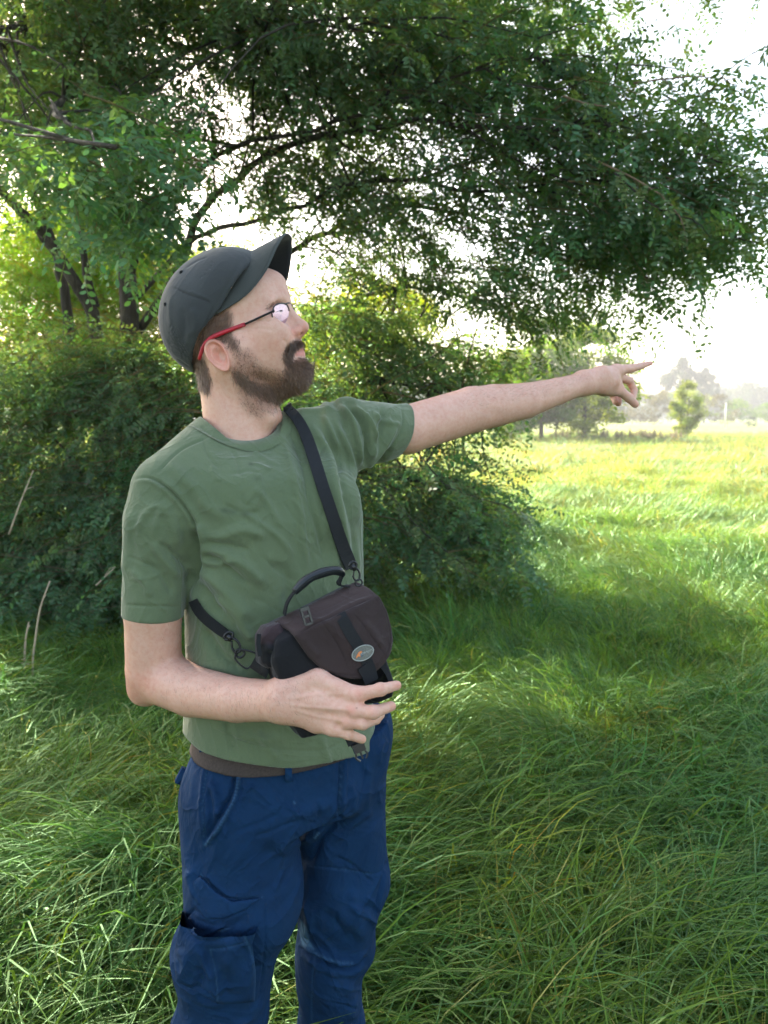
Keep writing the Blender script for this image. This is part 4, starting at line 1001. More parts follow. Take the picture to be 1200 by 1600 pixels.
TR = [
    # side seam and slant pocket mouth of the near leg
    (z5((235, 180), (215, 280), (200, 420), (205, 560), (215, 660)), 1.8, -.0030),
    (z5((225, 180), (205, 280), (190, 420), (195, 560)), 3.5, .0025),
    (z5((370, 235), (360, 340), (320, 440), (260, 540), (212, 600)), 3.0, .0050),
    (z5((352, 240), (340, 340), (300, 430), (240, 530), (208, 590)), 2.6, -.0065),
    (z5((385, 240), (378, 350), (335, 455), (275, 550), (222, 640)), 1.4, -.0018),
    (z5((240, 300), (270, 400), (262, 480)), 7, .005), (z5((225, 330), (240, 450), (232, 540)), 5, -.004),
    # gore above the cargo pocket
    (z5((190, 735), (260, 810), (340, 855), (480, 845)), 1.6, -.0025),
    (z5((200, 720), (270, 795), (345, 840), (480, 832)), 3, .002),
    (z5((140, 700), (160, 800), (220, 900)), 8, .006),
    # fly
    (z5((850, 170), (845, 320), (838, 450), (850, 480)), 2.0, -.0060),
    (z5((868, 170), (862, 330), (856, 450)), 4, .0040),
    (z5((960, 180), (958, 300), (920, 420), (850, 490)), 1.5, -.002),
    (z5((838, 470), (800, 520), (740, 600), (690, 700)), 6, -.007),
    (z5((880, 300), (910, 380), (900, 450)), 5, .004),
    (z5((820, 400), (700, 440), (560, 470)), 9, .0035),
    (z5((790, 500), (640, 590), (520, 640)), 10, .0045),
    (z5((760, 580), (640, 700), (560, 800)), 9, -.003),
    (z5((500, 300), (520, 450), (500, 620)), 14, .0025),
    # far leg: knee panel seams and folds
    (z5((700, 700), (850, 715), (1000, 738), (1070, 700)), 1.5, -.0022),
    (z5((650, 1075), (740, 1125), (830, 1165), (900, 1172), (970, 1120)), 3.0, -.0090),
    (z5((650, 1055), (740, 1105), (830, 1140), (900, 1145), (970, 1095)), 6, .0075),
    (z5((660, 1110), (740, 1155), (830, 1195), (905, 1200), (965, 1160)), 6, .0045),
    (z5((725, 1130), (715, 1250), (712, 1420)), 1.5, -.0020),
    (z5((1080, 640), (1040, 800), (1005, 940)), 3, -.006),
    (z5((670, 860), (700, 950), (690, 1040)), 7, .005),
    (z5((900, 800), (930, 950), (940, 1060)), 8, .004),
    (z5((760, 900), (850, 1000), (940, 1060)), 9, -.004),
    (z5((860, 1230), (900, 1330), (890, 1430)), 8, .004),
    # near leg below
    (z5((490, 830), (495, 1000), (480, 1200), (460, 1330)), 1.6, -.002),
    (z5((120, 1250), (200, 1330), (300, 1350)), 7, .004), (z5((480, 1330), (400, 1420), (330, 1440)), 7, .005),
]
rw = np.random.default_rng(77)
def scribble(S, specs, w0, w1, a0, a1):
    for (cx0, cy0, dx, dy, nn0, an0) in specs:
        for _ in range(nn0):
            x0, y0 = cx0 + rw.uniform(-dx, dx), cy0 + rw.uniform(-dy, dy); an = an0 + rw.normal(0, .35); L0 = rw.uniform(16, 46); bn = rw.normal(0, 6, 2); e = np.array([math.cos(an), -math.sin(an)]) * L0
            S.append(([(x0 - e[0], y0 - e[1]), (x0 + bn[0], y0 + bn[1]), (x0 + e[0], y0 + e[1])], rw.uniform(w0, w1), rw.uniform(a0, a1) * (1 if rw.random() < .6 else -1)))
scribble(TR, ((400, 1330, 60, 90, 9, .5), (340, 1500, 50, 80, 8, .5), (560, 1400, 30, 70, 8, -.6), (520, 1530, 30, 50, 8, -.3), (330, 1260, 25, 50, 4, 1.2), (520, 1300, 40, 40, 8, .7), (590, 1230, 14, 60, 4, 1.4)), 2.2, 4.5, .0015, .0035)
M_navy = cloth_material('navy_twill', (.0060, .031, .086), (.0045, .021, .060), 1400, .9, sheen=.0, crease=.6, cscale=6)
V, F = surface(f_trouser, [-.48, 1.22, .02], [.12, 1.72, .98], .0027)
N = grad(f_trouser, V, .004)
V, crease = strokes(V, N, TR, k=1.35)
px, py = proj(V)
c = np.ones((len(V), 3))
worn = np.zeros(len(V))  # worn seams, together with the painted light at the knee
for pts, w, a in ((z5((370, 235), (360, 340), (320, 440), (260, 540), (212, 600)), 2.2, .9), (z5((235, 180), (215, 280), (200, 420), (205, 560)), 1.6, .6),
                  (z5((190, 735), (260, 810), (340, 855), (480, 845)), 1.2, .6), (z5((850, 170), (845, 320), (838, 450)), 1.6, .6),
                  (z5((650, 1065), (740, 1115), (830, 1150), (900, 1155)), 2.2, .7), (z5((725, 1130), (715, 1250), (712, 1420)), 1.5, .5),
                  (z5((628, 400), (632, 404)), 1.2, 1.5), (z5((725, 570), (742, 545)), 1.4, 2.5), (z5((700, 700), (850, 715), (1000, 738)), 1.0, .5)):
    d, s = linedist(px, py, spline(pts, 12)); worn += a * np.exp(-(d / w) ** 2) * (1 + .5 * np.sin(s * 160))
patch = polydist(px, py, z5((655, 940), (690, 985), (705, 1050), (735, 1100), (660, 1070), (650, 1020)))
worn += np.clip(-patch / 3, 0, 1) * 2.0  # sunlit patch painted on the far knee, not wear
c += worn[:, None] * np.array([5.0, 2.0, 1.0]) * .85
trousers = obj('trousers', mesh('trousers', V, F, M_navy, c), person)
def tpart(name, f, lo, hi, h, mat, parent, ex=None, shade=1.0, f2=None):
    V, F = surface(f, lo, hi, h)
    if f2 is not None: V = f2(V)
    return obj(name, mesh(name, V, F, mat, np.ones((len(V), 3)) * shade), parent)
# cargo pocket (bag of cloth standing off the thigh) with its open gathered mouth
CP_OUT = z5((105, 905), (160, 990), (270, 1005), (340, 970), (400, 935), (480, 850), (470, 960), (432, 1060), (450, 1200), (445, 1335), (360, 1345), (270, 1345), (180, 1290), (75, 1240), (62, 1120), (85, 1000))
def cutter(P, poly, Y):
    px, py = proj(P)
    return polydist(px, py, poly) / FPX * Y
def f_pocket(P):
    px, py = proj(P)
    inf = .022 + .010 * np.exp(-((px - 300) / 40) ** 2 - ((py - 1500) / 60) ** 2) + .006 * np.sin(px * .11) * np.sin(py * .06)
    d = f_trouser_raw(P) - inf
    return smax(smax(smax(d, cutter(P, CP_OUT, 1.45), .008), P[:, 1] - 1.40, .01), -(f_trouser_raw(P) + .002), .003)
PS = [
    (z5((232, 1090), (255, 1180), (270, 1330)), 1.4, -.003), (z5((385, 1010), (425, 1090), (445, 1200), (446, 1330)), 1.8, -.003),
    (z5((110, 930), (150, 1010), (190, 1022), (280, 1010), (400, 960)), 3, .004), (z5((120, 960), (170, 1045), (260, 1050), (380, 1010)), 3, -.003),
    (z5((235, 1092), (330, 1080), (400, 1060)), 1.6, -.0025), (z5((160, 1180), (200, 1210), (170, 1280), (260, 1330)), 6, -.008),
    (z5((180, 1080), (210, 1160), (250, 1240)), 6, .006), (z5((90, 1080), (120, 1160), (110, 1230)), 6, .006),
    (z5((300, 1120), (340, 1200), (330, 1300)), 9, .004), (z5((200, 1000), (195, 1030)), 2, -.003), (z5((300, 995), (305, 1025)), 2, -.003), (z5((350, 975), (360, 1005)), 2, -.003),
]
Vp, Fp = surface(f_pocket, [-.44, 1.22, .36], [-.14, 1.42, .66], .0026)
Np = grad(f_pocket, Vp, .004); Vp, cr = strokes(Vp, Np, PS)
ppx, ppy = proj(Vp); wn_ = np.zeros(len(Vp))
for pts, w, a in ((z5((110, 910), (160, 995), (275, 1008), (400, 945)), 1.8, 1.), (z5((236, 1090), (258, 1180), (272, 1330)), 1.2, .6), (z5((385, 1010), (425, 1090), (445, 1200), (446, 1330)), 1.5, .8), (z5((235, 1092), (330, 1080), (400, 1060)), 1.2, .5)):
    d, s = linedist(ppx, ppy, spline(pts, 12)); wn_ += a * np.exp(-(d / w) ** 2)
obj('cargo_pocket', mesh('cargo_pocket', Vp, Fp, M_navy, 1 + wn_[:, None] * np.array([5.0, 2.0, 1.0]) * .85), trousers)
# pocket flap / gathered gore above it
FLAP = z5((150, 880), (215, 950), (300, 945), (400, 905), (482, 845), (340, 868), (262, 822), (188, 745), (150, 780))
def f_flap(P):
    d = f_trouser_raw(P) - .008
    return smax(smax(smax(d, cutter(P, FLAP, 1.42), .004), P[:, 1] - 1.40, .01), -(f_trouser_raw(P) + .002), .003)
tpart('pocket_flap', f_flap, [-.42, 1.22, .52], [-.14, 1.42, .74], .003, M_navy, trousers, shade=1.08)
SIDEF = z5((100, 250), (130, 225), (160, 262), (150, 330), (125, 325), (128, 290), (98, 305))
# belt
def f_belt(P):
    d = f_trouser_raw(P) - .0055
    X = P[:, 0] + .166; Y = P[:, 1] - 1.43; v = (X * FN[0] + Y * FN[1]) / .13
    zc = .943 - .005 * v
    d = smax(d, proj(P)[0] - 547, .002)
    return smax(smax(d, np.abs(P[:, 2] - zc) - .0165, .002), -(f_trouser_raw(P) + .004), .001)
M_belt = simple('brown_belt_webbing', (.060, .045, .040), .8, .2, var=.25, scale=300, bs=.4, bscale=1200)
tpart('belt', f_belt, [-.40, 1.24, .90], [.06, 1.68, .97], .003, M_belt, person)
# waistband loops
def loop_at(px_, y0_, y1_, w):
    L, Rr = [], []
    for t in np.linspace(0, 1, 7):
        y = y0_ + (y1_ - y0_) * t
        a = hit(f_belt if t < .75 else f_trouser, px_ - w, y, .003); b = hit(f_belt if t < .75 else f_trouser, px_ + w, y, .003)
        if a is None or b is None: return
        L.append(a); Rr.append(b)
    V_, F_ = band(L, Rr, np.tile([0, -1, 0.15], (7, 1)), .0016)
    obj('belt_loop', mesh('belt_loop', V_, F_, M_navy, np.ones((len(V_), 3)) * 1.3), trousers)
loop_at(316, 1148, 1185, 4.5); loop_at(451, 1196, 1222, 5.5)
# thigh pocket stub at the far hip
mb = MB()
pp_ = [hit(f_trouser_raw, x, y, .004) for x, y in z5((1075, 520), (1085, 540), (1080, 580), (1070, 640))]
pp_ = [q for q in pp_ if q is not None]
if len(pp_) > 2: mb.tube(spline(pp_, 10), .004, 6, (1.3, 1.3, 1.3)); obj('pocket_edge', mb.me('pocket_edge', M_navy), trousers)
mb = MB(); q = W(287, 1213, 1.40)
mb.box(q, [.010, .007, .014], np.array(Euler((0, .5, .3)).to_matrix()), (1.2, 1.2, 1.2)); obj('back_pocket_flap', mb.me('back_pocket_flap', M_navy), trousers)
# shoes under the frame, so that he stands on the ground
M_shoe = simple('brown_boot_leather', (.05, .035, .025), .55)
M_sole = simple('black_rubber', (.02, .02, .02), .8)
for cx_, cy_ in ((-.305, 1.40), (-.098, 1.57)):
    c0 = np.array([cx_, cy_, .06]); tip = c0 + FN * .17 + np.array([0, 0, -.012])
    f_ = lambda P: smax(smin(cone(P, c0 - FN * .04, tip, .045, .036), cone(P, c0, c0 + UP * .06, .05, .048), .03), .022 - P[:, 2], .006)
    V_, F_ = surface(f_, c0 - .25, c0 + .25, .008); so = obj('shoe', mesh('shoe', V_, F_, M_shoe), person)
    f_ = lambda P: smax(cone(P * [1, 1, .01], (c0 - FN * .04) * [1, 1, .01], tip * [1, 1, .01], .050, .040), np.abs(P[:, 2] - .012) - .011, .004)
    V_, F_ = surface(f_, [c0[0] - .25, c0[1] - .25, -.02], [c0[0] + .25, c0[1] + .25, .05], .008); obj('sole', mesh('sole', V_, F_, M_sole), so)
# ====================================================================== skin: head, arms, hands
YH = 1.43
TILT = R(22)
YAW = R(8)
HC = np.array([-.243, YH, 1.6]); NEAR = np.array([-math.sin(YAW), -math.cos(YAW), 0])   # the head's mid-plane: a point and its near-side normal
LAT = -NEAR; F0 = np.array([math.cos(YAW), -math.sin(YAW), 0])
FWD = F0 * math.cos(TILT) + UP * math.sin(TILT); HUP = UP * math.cos(TILT) - F0 * math.sin(TILT)
HM = np.stack([FWD, LAT, HUP], 1)
def H(px, py, lat=0.0):
    """point of the near half of the head, lat metres towards the camera from its mid-plane"""
    d = W(px, py, 1.0) - np.array([0, 0, CAMH]); o = np.array([0, 0, CAMH])
    return o + d * ((lat + (HC - o) @ NEAR) / (d @ NEAR))
def S2(P):
    s = (P - HC) @ NEAR; return P + np.outer(np.abs(s) - s, NEAR)     # the head is symmetric
def far(p): p = np.array(p); return p - 2 * ((p - HC) @ NEAR) * NEAR
def f_ear(Q):
    c = H(341, 556, .078)
    a = np.array([math.cos(R(-58)), 0, math.sin(R(-58))])            # long axis of the ear, down to the front
    b = np.array([a[2], 0, -a[0]]) * -1
    nrm = np.array([-.30, -.95, .05]); nrm /= np.linalg.norm(nrm)
    X = (Q - c) @ a; Yb = (Q - c) @ b
    Z = (Q - c) @ nrm
    wdt = .0165 + .0035 * np.clip(-X / .03, -1, 1)
    r = np.sqrt((X / .0295) ** 2 + (Yb / wdt) ** 2)
    bowl = -.006 * np.exp(-((X - .003) / .012) ** 2 - ((Yb - .003) / .0075) ** 2)
    rim = .0042 * np.exp(-((r - .86) / .13) ** 2) * np.clip(1.2 - (X / .03 + .2), .3, 1)
    anti = .0030 * np.exp(-((r - .48) / .13) ** 2) * (Yb < .004)
    conc = -.005 * np.exp(-((X - .004) / .008) ** 2 - ((Yb - .005) / .006) ** 2)
    th = .0030 + rim * .5
    d = np.maximum(np.abs(Z - bowl - rim - anti - conc + .3 * Yb) - th, (r - 1) * .016)
    return d
def f_head(P):
    Q = S2(P)
    d = ell(Q, H(352, 495), [.095, .073, .087], HM)
    d = smin(d, ell(Q, H(392, 468), [.058, .062, .051], HM), .03)                       # forehead
    d = smin(d, ell(Q, H(402, 530, 0), [.052, .056, .062], HM), .03)                    # middle of the face
    d = smin(d, cone(Q, H(372, 560, .050), H(462, 582, .014), .020, .017), .035)        # jaw
    d = smin(d, cone(Q, H(376, 545, .048), H(376, 572, .048), .022, .018), .03)
    d = smin(d, ell(Q, H(414, 516, .046), [.022, .018, .016], HM), .022)                # cheekbone
    d = smin(d, ell(Q, H(427, 512, .040), [.020, .018, .022], HM), .025)
    d = smin(d, ell(Q, H(424, 533, .038), [.022, .018, .022], HM), .025)
    d = smin(d, ell(Q, H(417, 550, .037), [.024, .018, .026], HM), .025)
    d = smin(d, ell(Q, H(436, 530, .026), [.018, .016, .020], HM), .020)                # front of the cheek
    d = smin(d, cone(Q, H(437, 466, .012), H(424, 473, .040), .0095, .0085), .016)      # brow
    d = smin(d, cone(Q, H(428, 445, 0), H(434, 465, 0), .018, .012), .02)
    e = smax(d, -sph(Q, H(441, 488, .036), .0165), .014); d = e                         # socket
    d = smin(d, sph(Q, H(429, 489, .032), .0128), .004)                                 # eyeball and lids
    d = smin(d, cone(Q, H(444, 477), H(470, 509), .0075, .0085), .012)                  # nose
    d = smin(d, sph(Q, H(473.5, 511.5), .0098), .008)
    d = smin(d, cone(Q, H(438, 500), H(461, 519), .015, .0100), .010)
    d = smin(d, ell(Q, H(461, 519, .0115), [.0105, .0065, .0075], HM), .006)
    d = smin(d, cone(Q, H(458, 526), H(471, 521), .006, .0045), .006)
    d = smax(d, -ell(Q, H(467, 522.5, .0065), [.0052, .0026, .0028], HM), .003)         # nostril
    d = smin(d, ell(Q, H(449, 550), [.024, .028, .026], HM), .016)                      # muzzle
    d = smin(d, cone(Q, H(469.5, 540.5), H(459, 548, .019), .0058, .0040), .006)        # upper lip
    d = smin(d, cone(Q, H(470.5, 552.5), H(459, 553, .018), .0062, .0040), .005)
    d = smax(d, -cone(Q, H(479, 546.5), H(457, 551.5, .024), .0012, .0008), .003)
    d = smin(d, sph(Q, H(463, 579), .0185), .020)                                       # chin
    d = smin(d, cone(Q, H(455, 596), H(400, 612, .0), .016, .03), .03)
    d = smin(d, cone(Q, H(379, 720), H(360, 570), .0590, .0550), .030)                  # neck
    d = smin(d, cone(Q, H(420, 652, .018), H(352, 575, .052), .012, .010), .03)
    d = smin(d, f_ear(Q), .004)
    return d
# ---- arms and hands
A_R = [W(262, 775, 1.335), W(239, 960, 1.315), W(240, 1040, 1.330)]
F_R = [W(243, 1054, 1.335), W(300, 1080, 1.285), W(372, 1093.5, 1.22), W(441, 1095, 1.168)]
def f_arm_r(P):
    d = chain(P, A_R, [.044, .0452, .0450], .005)
    d = smin(d, chain(P, F_R, [.0455, .0400, .0335, .0290], .004), .010)
    d = smin(d, sph(P, W(224, 1080, 1.345), .022), .030)
    q = [(W(445, 1080, 1.168), W(497, 1062, 1.158), W(556, 1086, 1.135), .022, .0145, .0112),
         (W(445, 1090, 1.168), W(500, 1095, 1.150), W(552, 1110, 1.130), .024, .0165, .0112),
         (W(445, 1100, 1.168), W(500, 1118, 1.152), W(541, 1127, 1.133), .023, .0150, .0105),
         (W(445, 1106, 1.168), W(495, 1129, 1.158), W(520, 1138, 1.140), .020, .0135, .0100)]
    h = None
    for a, b, c, r0, r1, r2 in q:
        e = chain(P, [a, b, c], [r0, r1, r2], .01)
        h = e if h is None else smin(h, e, .011)
    d = smin(d, h, .016)
    d = smin(d, cone(P, W(470, 1078, 1.20), W(520, 1075, 1.185), .022, .013), .02)
    fi = chain(P, [W(556, 1086, 1.135), W(595, 1077.5, 1.128), W(619.5, 1071, 1.145)], [.0108, .0086, .0070], .003)
    fi = smin(fi, sph(P, W(594, 1077, 1.128), .0090), .004)
    fm = chain(P, [W(552, 1110, 1.130), W(584, 1113, 1.118), W(611, 1103.5, 1.140)], [.0108, .0088, .0072], .003)
    fm = smin(fm, sph(P, W(583, 1112.5, 1.119), .0094), .004)
    fr = chain(P, [W(541, 1127, 1.133), W(567, 1131, 1.122), W(587, 1123.5, 1.140), W(594, 1117, 1.158)], [.0100, .0084, .0074, .0068], .003)
    fl = chain(P, [W(520, 1138, 1.140), W(545, 1147.5, 1.132), W(565.5, 1155, 1.142)], [.0098, .0076, .0064], .003)
    ff = smin(smin(fi, fm, .0015), smin(fr, fl, .0015), .0015)
    d = smin(d, ff, .009)
    # knuckle hollows
    for p in (W(546, 1099, 1.118), W(541, 1119, 1.118), W(528, 1134, 1.125)):
        d = smax(d, -sph(P, p, .0042), .006)
    return d
A_L = [W(560, 676, 1.535), W(600, 674, 1.575), W(634, 672, 1.609), W(738, 640, 1.705)]
F_L = [W(738, 640, 1.705), W(772, 634, 1.735), W(820, 626.5, 1.775), W(870, 612, 1.82), W(912, 599, 1.86)]
def f_arm_l(P):
    d = chain(P, A_L, [.034, .038, .0468, .0462], .004)
    d = smin(d, chain(P, F_L, [.0462, .0438, .0375, .0290, .0242], .004), .006)
    h = smin(chain(P, [W(912, 594, 1.86), W(940, 586, 1.88), W(964, 580, 1.915)], [.0205, .0195, .0140], .01),
             chain(P, [W(912, 603, 1.86), W(940, 602, 1.885), W(962, 600, 1.925)], [.0200, .0200, .0150], .01), .02)
    h = smin(h, ell(P, W(944, 595, 1.90), [.034, .024, .024]), .012)
    d = smin(d, h, .015)
    fi = chain(P, [W(962, 578.5, 1.915), W(985, 576, 1.94), W(1003, 571.5, 1.96), W(1016.5, 567.5, 1.975)], [.0128, .0098, .0078, .0056], .003)
    th = chain(P, [W(944, 608, 1.90), W(969, 611, 1.925), W(983, 622, 1.935), W(992.5, 631.5, 1.94)], [.0160, .0115, .0102, .0088], .004)
    fm = chain(P, [W(966, 589, 1.935), W(984, 595, 1.975), W(991, 610, 1.975), W(988, 625, 1.955)], [.0110, .0090, .0082, .0074], .003)
    fr = chain(P, [W(958, 602, 1.955), W(968, 612, 1.995), W(966, 630, 1.975)], [.0110, .0090, .0078], .003)
    fl = chain(P, [W(952, 606, 1.96), W(958, 618, 1.985), W(962, 628, 1.97)], [.0105, .0085, .0075], .003)
    d = smin(d, fi, .010); d = smin(d, fm, .005); d = smin(d, smin(fr, fl, .002), .006)
    d = smin(d, th, .010)
    return d

M_skin, nt, p, o = newmat('skin')
fine = noise(nt, 700, 3, .6); mott = noise(nt, 34, 4, .6); spots = noise(nt, 140, 3, .6)
base = ramp(nt, mott, [(0.30, (.60, .32, .225)), (0.72, (.70, .415, .31))])
base = mixc(nt, .38, base, ramp(nt, spots, [(0.3, (.64, .29, .21)), (.6, (.72, .45, .35))]))
base = mixc(nt, 1.0, base, attr(nt, 'Col'), 'MULTIPLY')
nt.links.new(base, p.inputs['Base Color'])
p.inputs['Roughness'].default_value = .52; p.inputs['Specular IOR Level'].default_value = .4
p.inputs['Subsurface Weight'].default_value = .12; p.inputs['Subsurface Radius'].default_value = (1, .35, .2); p.inputs['Subsurface Scale'].default_value = .008
b = bump(nt, fine, .45, .0005); b = bump(nt, spots, .35, .0014, b)
nt.links.new(b, p.inputs['Normal'])

def z1(*p): return [(230 + a / 4.286, 350 + b / 4.286) for a, b in p]
def z2(*p): return [(380 + a / 4.286, 860 + b / 4.286) for a, b in p]
BEARD = z1((925, 870), (942, 960), (900, 1078), (780, 1085), (690, 1062), (620, 1010), (580, 985), (590, 1030), (650, 1085), (760, 1150), (880, 1180), (1010, 1150), (1120, 1080), (1150, 960), (1120, 890), (1085, 880), (1065, 905), (1000, 910), (968, 930), (955, 890))
MOUST = z1((925, 890), (932, 830), (955, 795), (1000, 772), (1045, 775), (1100, 790), (1095, 815), (1040, 808), (1000, 835), (975, 870), (965, 945), (940, 945))
STUB = z1((600, 840), (680, 850), (740, 930), (800, 985), (900, 1000), (930, 1060), (880, 1185), (860, 1250), (760, 1285), (690, 1270), (640, 1200), (610, 1110), (575, 1010))
SIDE = z1((400, 560), (545, 570), (565, 620), (560, 700), (565, 745), (600, 790), (605, 850), (575, 835), (545, 790), (480, 775), (415, 770), (330, 870), (300, 1010), (300, 1060), (400, 1110), (418, 1040), (385, 960), (360, 900), (340, 860))
NAPE = z1((345, 880), (370, 900), (395, 960), (412, 1040), (405, 1115), (350, 1080), (305, 1020), (310, 960))
LIPS = z1((1075, 800), (1040, 815), (985, 868), (1000, 885), (1060, 885), (1090, 850))
NOSEP = z1((960, 700), (1010, 690), (1060, 660), (1100, 700), (1050, 760), (960, 770))
def hmask(V, poly, soft):
    px, py = proj(S2(V)); return np.clip(.5 - polydist(px, py, poly) / soft, 0, 1)

Vh, Fh = surface(f_head, [-.38, YH - .14, 1.38], [-.07, YH + .14, 1.84], .0019)
Nh = grad(f_head, Vh, .0015); Vh = Vh - Nh * f_head(Vh)[:, None] * .8
# skin folds
HS = [
    (z1((600, 990), (560, 960), (575, 900)), 2.0, -.0006),
    (z1((905, 770), (935, 800), (925, 870)), 2.6, -.0016),            # fold beside the nose
    (z1((700, 660), (760, 640), (830, 655)), 1.2, -.0010), (z1((690, 700), (760, 700), (850, 710)), 2.0, -.0008),
    (z1((740, 640), (790, 655), (845, 640)), 1.0, -.0014),
    (z1((560, 380 + 60), (600, 500)), 3, -.0004),
]
Nh = grad(f_head, Vh, .0015); Vh, _ = strokes(Vh, Nh, HS)
ch = np.ones((len(Vh), 3))
beard = np.maximum(hmask(Vh, BEARD, 11), hmask(Vh, MOUST, 6)); stub = hmask(Vh, STUB, 16) * (1 - hmask(Vh, BEARD, 3))
side = np.maximum(hmask(Vh, SIDE, 12), hmask(Vh, NAPE, 10))
hairc = np.array([.24, .19, .17])
def tint(c, m, t): return c * (1 - m[:, None] * (1 - np.asarray(t)))
ch = tint(ch, beard * .92, hairc); ch = tint(ch, stub * .50, hairc * 1.5); ch = tint(ch, side * .9, hairc)
ch = tint(ch, hmask(Vh, LIPS, 3) * .8, (.86, .52, .55)); ch = tint(ch, hmask(Vh, NOSEP, 10) * .6, (1.0, .72, .70))
ear_m = np.clip(1.0 - f_ear(S2(Vh)) / .002, 0, 1); ch = tint(ch, ear_m * .7, (1.02, .74, .70))
for x, y, r, a in ((230 + 640 / 4.286, 350 + 755 / 4.286, .9, .7),):
    px, py = proj(Vh); ch = tint(ch, a * np.exp(-((px - x) ** 2 + (py - y) ** 2) / r ** 2), (.3, .2, .2))
cheek = hmask(Vh, z1((700, 720), (900, 740), (910, 850), (800, 880), (690, 800)), 30); ch = tint(ch, cheek * .35, (1, .78, .76))

Va, Fa = surface(f_arm_r, [-.47, 1.06, 1.0], [.06, 1.44, 1.46], .0021)
Na = grad(f_arm_r, Va, .0015); Va = Va - Na * f_arm_r(Va)[:, None] * .8
RS = [
    (z2((300, 1000), (450, 970), (600, 960), (730, 965)), 3.0, .0010), (z2((300, 1030), (450, 1050), (600, 1060), (720, 1065)), 2.6, .0012),
    (z2((320, 1060), (480, 1110), (600, 1130), (690, 1150)), 2.4, .0010), (z2((420, 900), (470, 940), (560, 990), (640, 1010)), 2.4, .0007),
    (z2((560, 980), (600, 1010), (640, 1000)), 5, -.0010), (z2((540, 1085), (600, 1100), (650, 1100)), 5, -.0010),
    (z2((905, 900), (915, 935), (905, 970)), 1.1, -.0005), (z2((925, 900), (935, 930), (925, 965)), 1.0, -.0005),
    (z2((860, 1045), (868, 1080), (860, 1110)), 1.1, -.0005), (z2((880, 1045), (888, 1075), (880, 1105)), 1.0, -.0005),
    (z2((990, 880), (1000, 900), (992, 935)), .9, -.0005), (z2((960, 1035), (966, 1055), (960, 1080)), .9, -.0005),
    (z2((200, 900), (250, 980), (230, 1100)), 6, -.0006),
]
Na = grad(f_arm_r, Va, .0015); Va, _ = strokes(Va, Na, RS)
ca = np.ones((len(Va), 3)); px, py = proj(Va)
for x, y, r, a in ((560, 1084, 8, .6), (549, 1110, 8, .7), (541, 1127, 6, .4), (624, 1071, 6, .6), (616, 1103, 6, .5), (570, 1156, 5, .6), (215, 1075, 30, .4), (594, 1077, 6, .3), (583, 1112, 6, .3)):
    ca = tint(ca, a * np.exp(-((px - x) ** 2 + (py - y) ** 2) / r ** 2), (1, .70, .66))
ca = tint(ca, np.exp(-((px - 556.4) ** 2 + (py - 1106.4) ** 2) / .8), (.25, .15, .12))
Vl, Fl = surface(f_arm_l, [-.12, 1.46, 1.40], [.68, 2.04, 1.70], .0023)
Nl = grad(f_arm_l, Vl, .0015); Vl = Vl - Nl * f_arm_l(Vl)[:, None] * .8
LS = [([(640, 640), (700, 628), (740, 618)], 6, .0010), ([(735, 612), (760, 640), (790, 650)], 8, -.0012), ([(800, 606), (850, 600), (900, 590)], 5, .0008),
      ([(835, 620), (870, 618), (900, 608)], 4, -.0008), ([(975, 584), (985, 583), (1000, 579)], 2, -.0004)]
Nl = grad(f_arm_l, Vl, .0015); Vl, _ = strokes(Vl, Nl, LS)
cl_ = np.ones((len(Vl), 3)); px, py = proj(Vl)
for x, y, r, a in ((1018, 567, 6, .5), (994, 632, 6, .4), (964, 632, 6, .5), (980, 603, 10, .3)):
    cl_ = tint(cl_, a * np.exp(-((px - x) ** 2 + (py - y) ** 2) / r ** 2), (1, .70, .66))
Vt, Ft = surface(lambda P: np.minimum(smin(np.maximum(f_shirt_raw(P) + .026, .93 - P[:, 2]), cone(P, NECKC, NECKC - UP * .2, .05, .06), .03), np.maximum(f_trouser_raw(P) + .032, P[:, 2] - .93)), [-.5, 1.2, .02], [.2, 1.75, 1.46], .012, 4)
n1, n2, n3 = len(Vh), len(Vh) + len(Va), len(Vh) + len(Va) + len(Vl)
body = obj('body', mesh('body', np.concatenate([Vh, Va, Vl, Vt]), np.concatenate([Fh, Fa + n1, Fl + n2, Ft + n3]), M_skin,
                        np.concatenate([ch, ca, cl_, np.ones((len(Vt), 3))])), person)

# ---- hair strands
def strands(name, V, N, wmask, count, length, dirf, width, mat, parent, curl=.3, colr=((.085, .048, .032), (.27, .155, .095)), lift=.35, label=None):
    p = wmask / wmask.sum(); idx = rng.choice(len(V), count, p=p)
    b = V[idx] + rng.normal(0, .0006, (count, 3)); nn = N[idx]
    d = dirf(b); d = d - nn * (d * nn).sum(1)[:, None]; d /= np.linalg.norm(d, axis=1)[:, None] + 1e-9
    d = d + nn * lift + rng.normal(0, curl, (count, 3)); d /= np.linalg.norm(d, axis=1)[:, None]
    L = length * rng.uniform(.5, 1.25, count)
    b = b - nn * .0006
    bend = rng.normal(0, curl * .6, (count, 3)) - nn * .1 + np.array([0, 0, -.12])
    m = b + d * (L * .5)[:, None]; t = m + (d + bend) * (L * .5)[:, None]
    side = np.cross(d, nn + rng.normal(0, .4, (count, 3))); side /= np.linalg.norm(side, axis=1)[:, None] + 1e-9
    w = width * rng.uniform(.7, 1.2, count)
    s = side * w[:, None]
    VV = np.stack([b - s, b + s, m - s * .8, m + s * .8, t], 1).reshape(-1, 3)
    k = np.arange(count)[:, None] * 5
    FF = [tuple(r) for r in np.concatenate([k + [0, 1, 3], k + [0, 3, 2], k + [2, 3, 4]]).tolist()]
    FF = np.array(FF)
    u = rng.random((count, 1)); cc = np.array(colr[0]) * (1 - u) + np.array(colr[1]) * u
    return obj(name, mesh(name, VV, FF, mat, np.repeat(cc, 5, 0), True), parent, label, kind='stuff')
